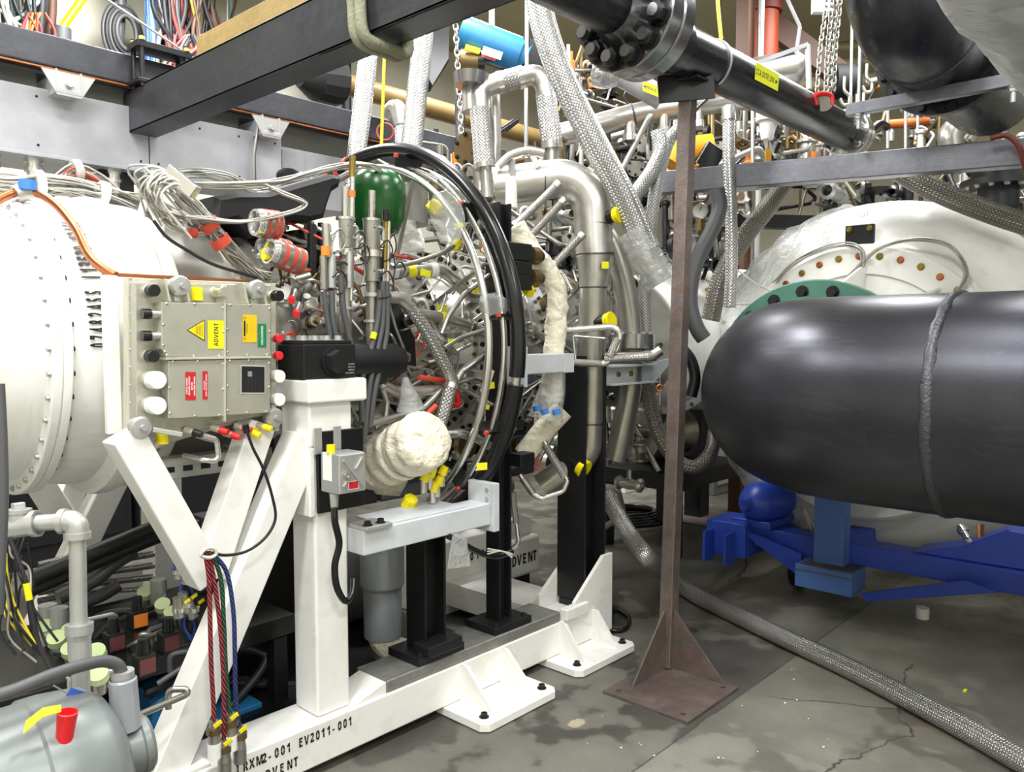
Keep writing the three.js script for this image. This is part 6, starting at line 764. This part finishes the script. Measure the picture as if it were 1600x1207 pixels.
rack('crowded rack of flanged valves and tubing under the silver header pipe', [[885, 1060, 205, 325, 5.4, 6.2, 70], [870, 960, 100, 190, 5.8, 6.6, 26]], 11);
rack('cluster of orange-tipped valves and gauges behind the rusty post', [[1035, 1130, 310, 430, 5.4, 6, 40], [1085, 1330, 190, 300, 5.4, 6.4, 66]], 23);
rack('dark valve train beneath the bare beam above the bell', [[1390, 1600, 250, 330, 5.8, 6.6, 36], [1180, 1400, 290, 345, 5.9, 6.5, 26], [1330, 1480, 120, 230, 6.6, 7.6, 30]], 31);
rack('tangle of tubing behind the hose ring and expansion loop', [[660, 790, 230, 400, 4.6, 5.4, 50], [780, 920, 330, 560, 4.6, 5.3, 60], [840, 900, 260, 330, 4.7, 5.2, 12]], 47);
rack('far pipework low behind the engine exhaust', [[820, 1010, 560, 760, 5.2, 6.6, 46], [690, 800, 620, 780, 4.4, 5.2, 26]], 53);
{ const t = thing('valve_actuator', 'amber yellow valve actuator with black limit switch box', 'actuator'), d = 4.95; part('body', sweep(pd(d, [[1048, 258], [1062, 238], [1112, 232]]), .09, 18), W.orange.clone(), t).material.color.set(0xf0a41c); part('bracket', bar(at(1085, 262, d - .08), at(1106, 226, d - .08), .02, .1, .003), W.orange.clone(), t).material.color.set(0xf0a41c); part('switch_box', bar(at(1094, 268, d - .06), at(1116, 232, d - .06), .13, .13, .01), W.black, t); }
{ const t = thing('filter_bowl', 'white filter bowl with red label and yellow drain tag', 'filter'), p = at(1199, 205, 4.9); part('bowl', lathe([[-.06, .01], [-.05, .035], [.0, .045], [.06, .048], [.06, .07], [.13, .07], [.13, 0]], p, V(0, 1, 0), 22), W.plastic, t); part('red_label', bx(p.x - .02, p.x + .02, p.y + .07, p.y + .12, p.z + .068, p.z + .073, 0), W.red, t); part('drain', cyl(p.clone().add(V(0, -.12, 0)), p.clone().add(V(0, -.05, 0)), .01, .014, 10), W.bright, t); const y = at(1200, 244, 4.9); part('yellow_tag', bx(y.x - .04, y.x + .04, y.y - .05, y.y + .04, y.z, y.z + .004, 0), W.orange.clone(), t).material.color.set(0xf2b01c); }
{ const t = thing('pressure_gauge', 'small round white pressure gauge beside the rusty post', 'gauge'), p = at(1093, 330, 5.0), n = FH.clone().negate(); part('case', lathe([[-.03, 0], [-.03, .05], [.01, .052], [.014, .045]], p, n, 24), W.bright, t); part('dial', lathe([[.005, 0], [.0051, .046]], p, n, 24), W.dial, t); part('needle', bar(p.clone().addScaledVector(n, .012), p.clone().addScaledVector(n, .012).add(V(0, .03, 0)).addScaledVector(RT, .01), .004, .002, 0), W.black, t); part('stem', cyl(p.clone().add(V(0, -.12, 0)), p.clone().add(V(0, -.05, 0)), .012, .012, 10), W.brass, t); }
{ const t = thing('equipment_cabinet', 'grey green equipment cabinets behind the slanting dark hose', 'cabinet'), a = at(1150, 500, 8.2), b = at(1330, 310, 8.2); part('cabinet', bx(a.x - .4, a.x + 1.6, 0, 2.3, a.z - .5, a.z, .01), W.greyPanel.clone(), t).material.color.set(0x6f726c); for (let k = 0; k < 5; k++) part('panel', bx(a.x - .35 + k * .38, a.x - .02 + k * .38, .1, 2.2, a.z, a.z + .015, .004), W.galv, t); part('top_rail', bar(at(1120, 345, 6), at(1420, 352, 6), .1, .1, .004), W.blackSteel, t); }
{ const t = thing('added_dark_cabinet', 'dark cabinets added along the back wall to darken the area behind the engine', 'cabinet'); for (let k = 0; k < 6; k++) { const x = .2 + k * 1.15; part('cabinet', bx(x, x + 1.1, 0, 1.5 + (k % 3) * .22, -6.9, -6.1, .02), k % 2 ? W.blackSteel : W.beam, t); part('door', bx(x + .06, x + 1.04, .15, 1.35, -6.1, -6.08, .006), W.blackSteel, t); } }  // dark boxes added to cover the bright wall behind the engine
{ const t = thing('added_cone_skid', 'added dark grey skid darkening the space under the white exhaust cone', 'skid'); part('frame', bx(4.9, 5.95, .5, .62, -3.7, -2.9, .006), W.blackSteel, t); for (const [x, z] of [[5, -3.6], [5, -3.0], [5.85, -3.6]]) part('leg', bx(x - .05, x + .05, 0, .5, z - .05, z + .05, .004), W.blackSteel, t); part('drum', lathe([[0, 0], [0, .2], [.6, .2], [.6, 0]], V(5.2, .82, -3.45), EX, 26), W.steelDull, t); }  // dark skid added where the space under the cone lies in shadow
// ---------- small loose things ----------
{ const t = thing('eyelet_tag', 'copper ring eyelet hanging on a cord under the shelf bracket', 'tag'), p = at(1031, 607, 4.3); part('ring', new THREE.TorusGeometry(.017, .006, 8, 20).applyQuaternion(new THREE.Quaternion().setFromUnitVectors(V(0, 0, 1), FH)).translate(p.x, p.y, p.z), W.copper, t); part('cord', cyl(p.clone().add(V(0, .017, 0)), p.clone().add(V(0, .09, 0)), .003, .003, 6), W.wirePink, t); part('cord', cyl(p.clone().add(V(0, -.09, 0)), p.clone().add(V(0, -.017, 0)), .003, .003, 6), W.wirePink, t); }
{ const t = thing('sensor_fitting', 'bright sensor fitting with orange lead beneath the elbow duct', 'fitting'), a = at(1500, 822, 4.3), b = at(1512, 842, 4.25); part('body', cyl(a, b, .02, .02, 14), W.bright, t); part('nut', cyl(a.clone().lerp(b, .2), a.clone().lerp(b, .5), .03, .03, 6), W.bright, t); part('cap', cyl(b, at(1518, 852, 4.25), .014, .012, 12), W.plastic, t); part('lead', sweep(smooth([b, at(1524, 868, 4.25), at(1532, 850, 4.27), at(1536, 820, 4.3)], 6), .008, 8), W.brown, t); part('lead', sweep(smooth([at(1522, 866, 4.24), at(1530, 842, 4.27), at(1528, 820, 4.3)], 6), .006, 8), W.orange, t); }
{ const p = onY(1441, 966, 0), t = thing('tape_roll', 'small white roll standing on the floor beneath the blue cart', 'roll'); part('roll', lathe([[0, .018], [0, .036], [.06, .036], [.06, .018], [0, .018]], V(p.x, 0, p.z), V(0, 1, 0), 24), W.plastic, t); }
chain('small dark chain dangling below the blue cart end bracket', [at(1163, 868, 5.1), at(1166, 885, 5.1), at(1158, 896, 5.1), at(1150, 903, 5.1)], .009, W.boltBlack);
solo('cable', sweep(smooth([at(1548, 216, 3.95), at(1572, 212, 3.93), at(1590, 226, 3.9), at(1602, 262, 3.9), at(1612, 310, 3.92)], 6), .014, 10), W.maroon, 'dark red cable draped over the bare grey beam', 'cable');
loopWires('sensor_lead', 'red and yellow leads trailing along the bell housing rim', [onX(1500, 352, BX + .3), onX(1540, 372, BX + .28), onX(1580, 398, BX + .26), onX(1620, 430, BX + .25), onX(1660, 470, BX + .25)], 6, .014, .006, [W.redTape, W.wireYellow, W.wireGrey]);
loopWires('sensor_lead', 'pale leads drooping behind the blue cart upright', [at(1255, 800, 4.9), at(1262, 818, 4.9), at(1272, 838, 4.9), at(1284, 850, 4.9)], 6, .03, .004, [W.wireWhite, W.wireGrey]);
{ const p = at(1560, 292, 5.2), t = thing('gate_valve', 'black flanged gate valve above the right side of the bell', 'valve'); part('body', lathe([[0, .1], [0, .22], [.04, .22], [.04, .16], [.16, .16], [.16, .22], [.2, .22], [.2, .1]], p, V(0, 1, 0), 36), W.blackSteel, t); for (let k = 0; k < 14; k++) { const a = k / 14 * 6.283; bolt(t, p.clone().add(V(.19 * Math.cos(a), .2, .19 * Math.sin(a))), V(0, 1, 0), .016, W.steelDull); bolt(t, p.clone().add(V(.19 * Math.cos(a), 0, .19 * Math.sin(a))), V(0, -1, 0), .016, W.steelDull); } part('stem', cyl(p.clone().add(V(0, .2, 0)), p.clone().add(V(0, .5, 0)), .05, .05, 14), W.steelDull, t); part('pipe', cyl(p.clone().add(V(0, -.5, 0)), p, .12, .12, 20), W.blackSteel, t); }
{ const t = thing('wire_ring', 'thin orange wire ring hanging at the yellow rope', 'ring'), p = at(602, 206, 4.35); part('ring', new THREE.TorusGeometry(.045, .005, 6, 28).applyQuaternion(new THREE.Quaternion().setFromUnitVectors(V(0, 0, 1), FH)).translate(p.x, p.y, p.z), W.redTape, t); }
{ const t = thing('wire_fall', 'grey wire bunch strapped down the face of the grey trunking', 'wire bundle'); for (let k = 0; k < 12; k++) { const o = rr(-3, 3); part('wire', sweep(smooth(pz(-3.9 + rr(-.015, .015), [[405 + o, 196], [402 + o, 215], [398 + o * .6, 240], [398 + o, 282]]), 5), .005, 6), k % 3 ? W.wireGrey : W.greyRubber, t); } }
{ const t = thing('warning_tag', 'cream tag with a hand mark hanging among the tubes inside the ring', 'tag'), p = onZ(762, 600, -2.45); part('tag', bar(p, p.clone().add(V(.03, .06, 0)), .03, .002, .0005), W.cloth, t); part('tag', bar(p.clone().add(V(-.04, -.02, .01)), p.clone().add(V(-.03, -.08, .01)), .03, .002, .0005), W.cloth, t); }
settle();
renderer.render(scene, camera);
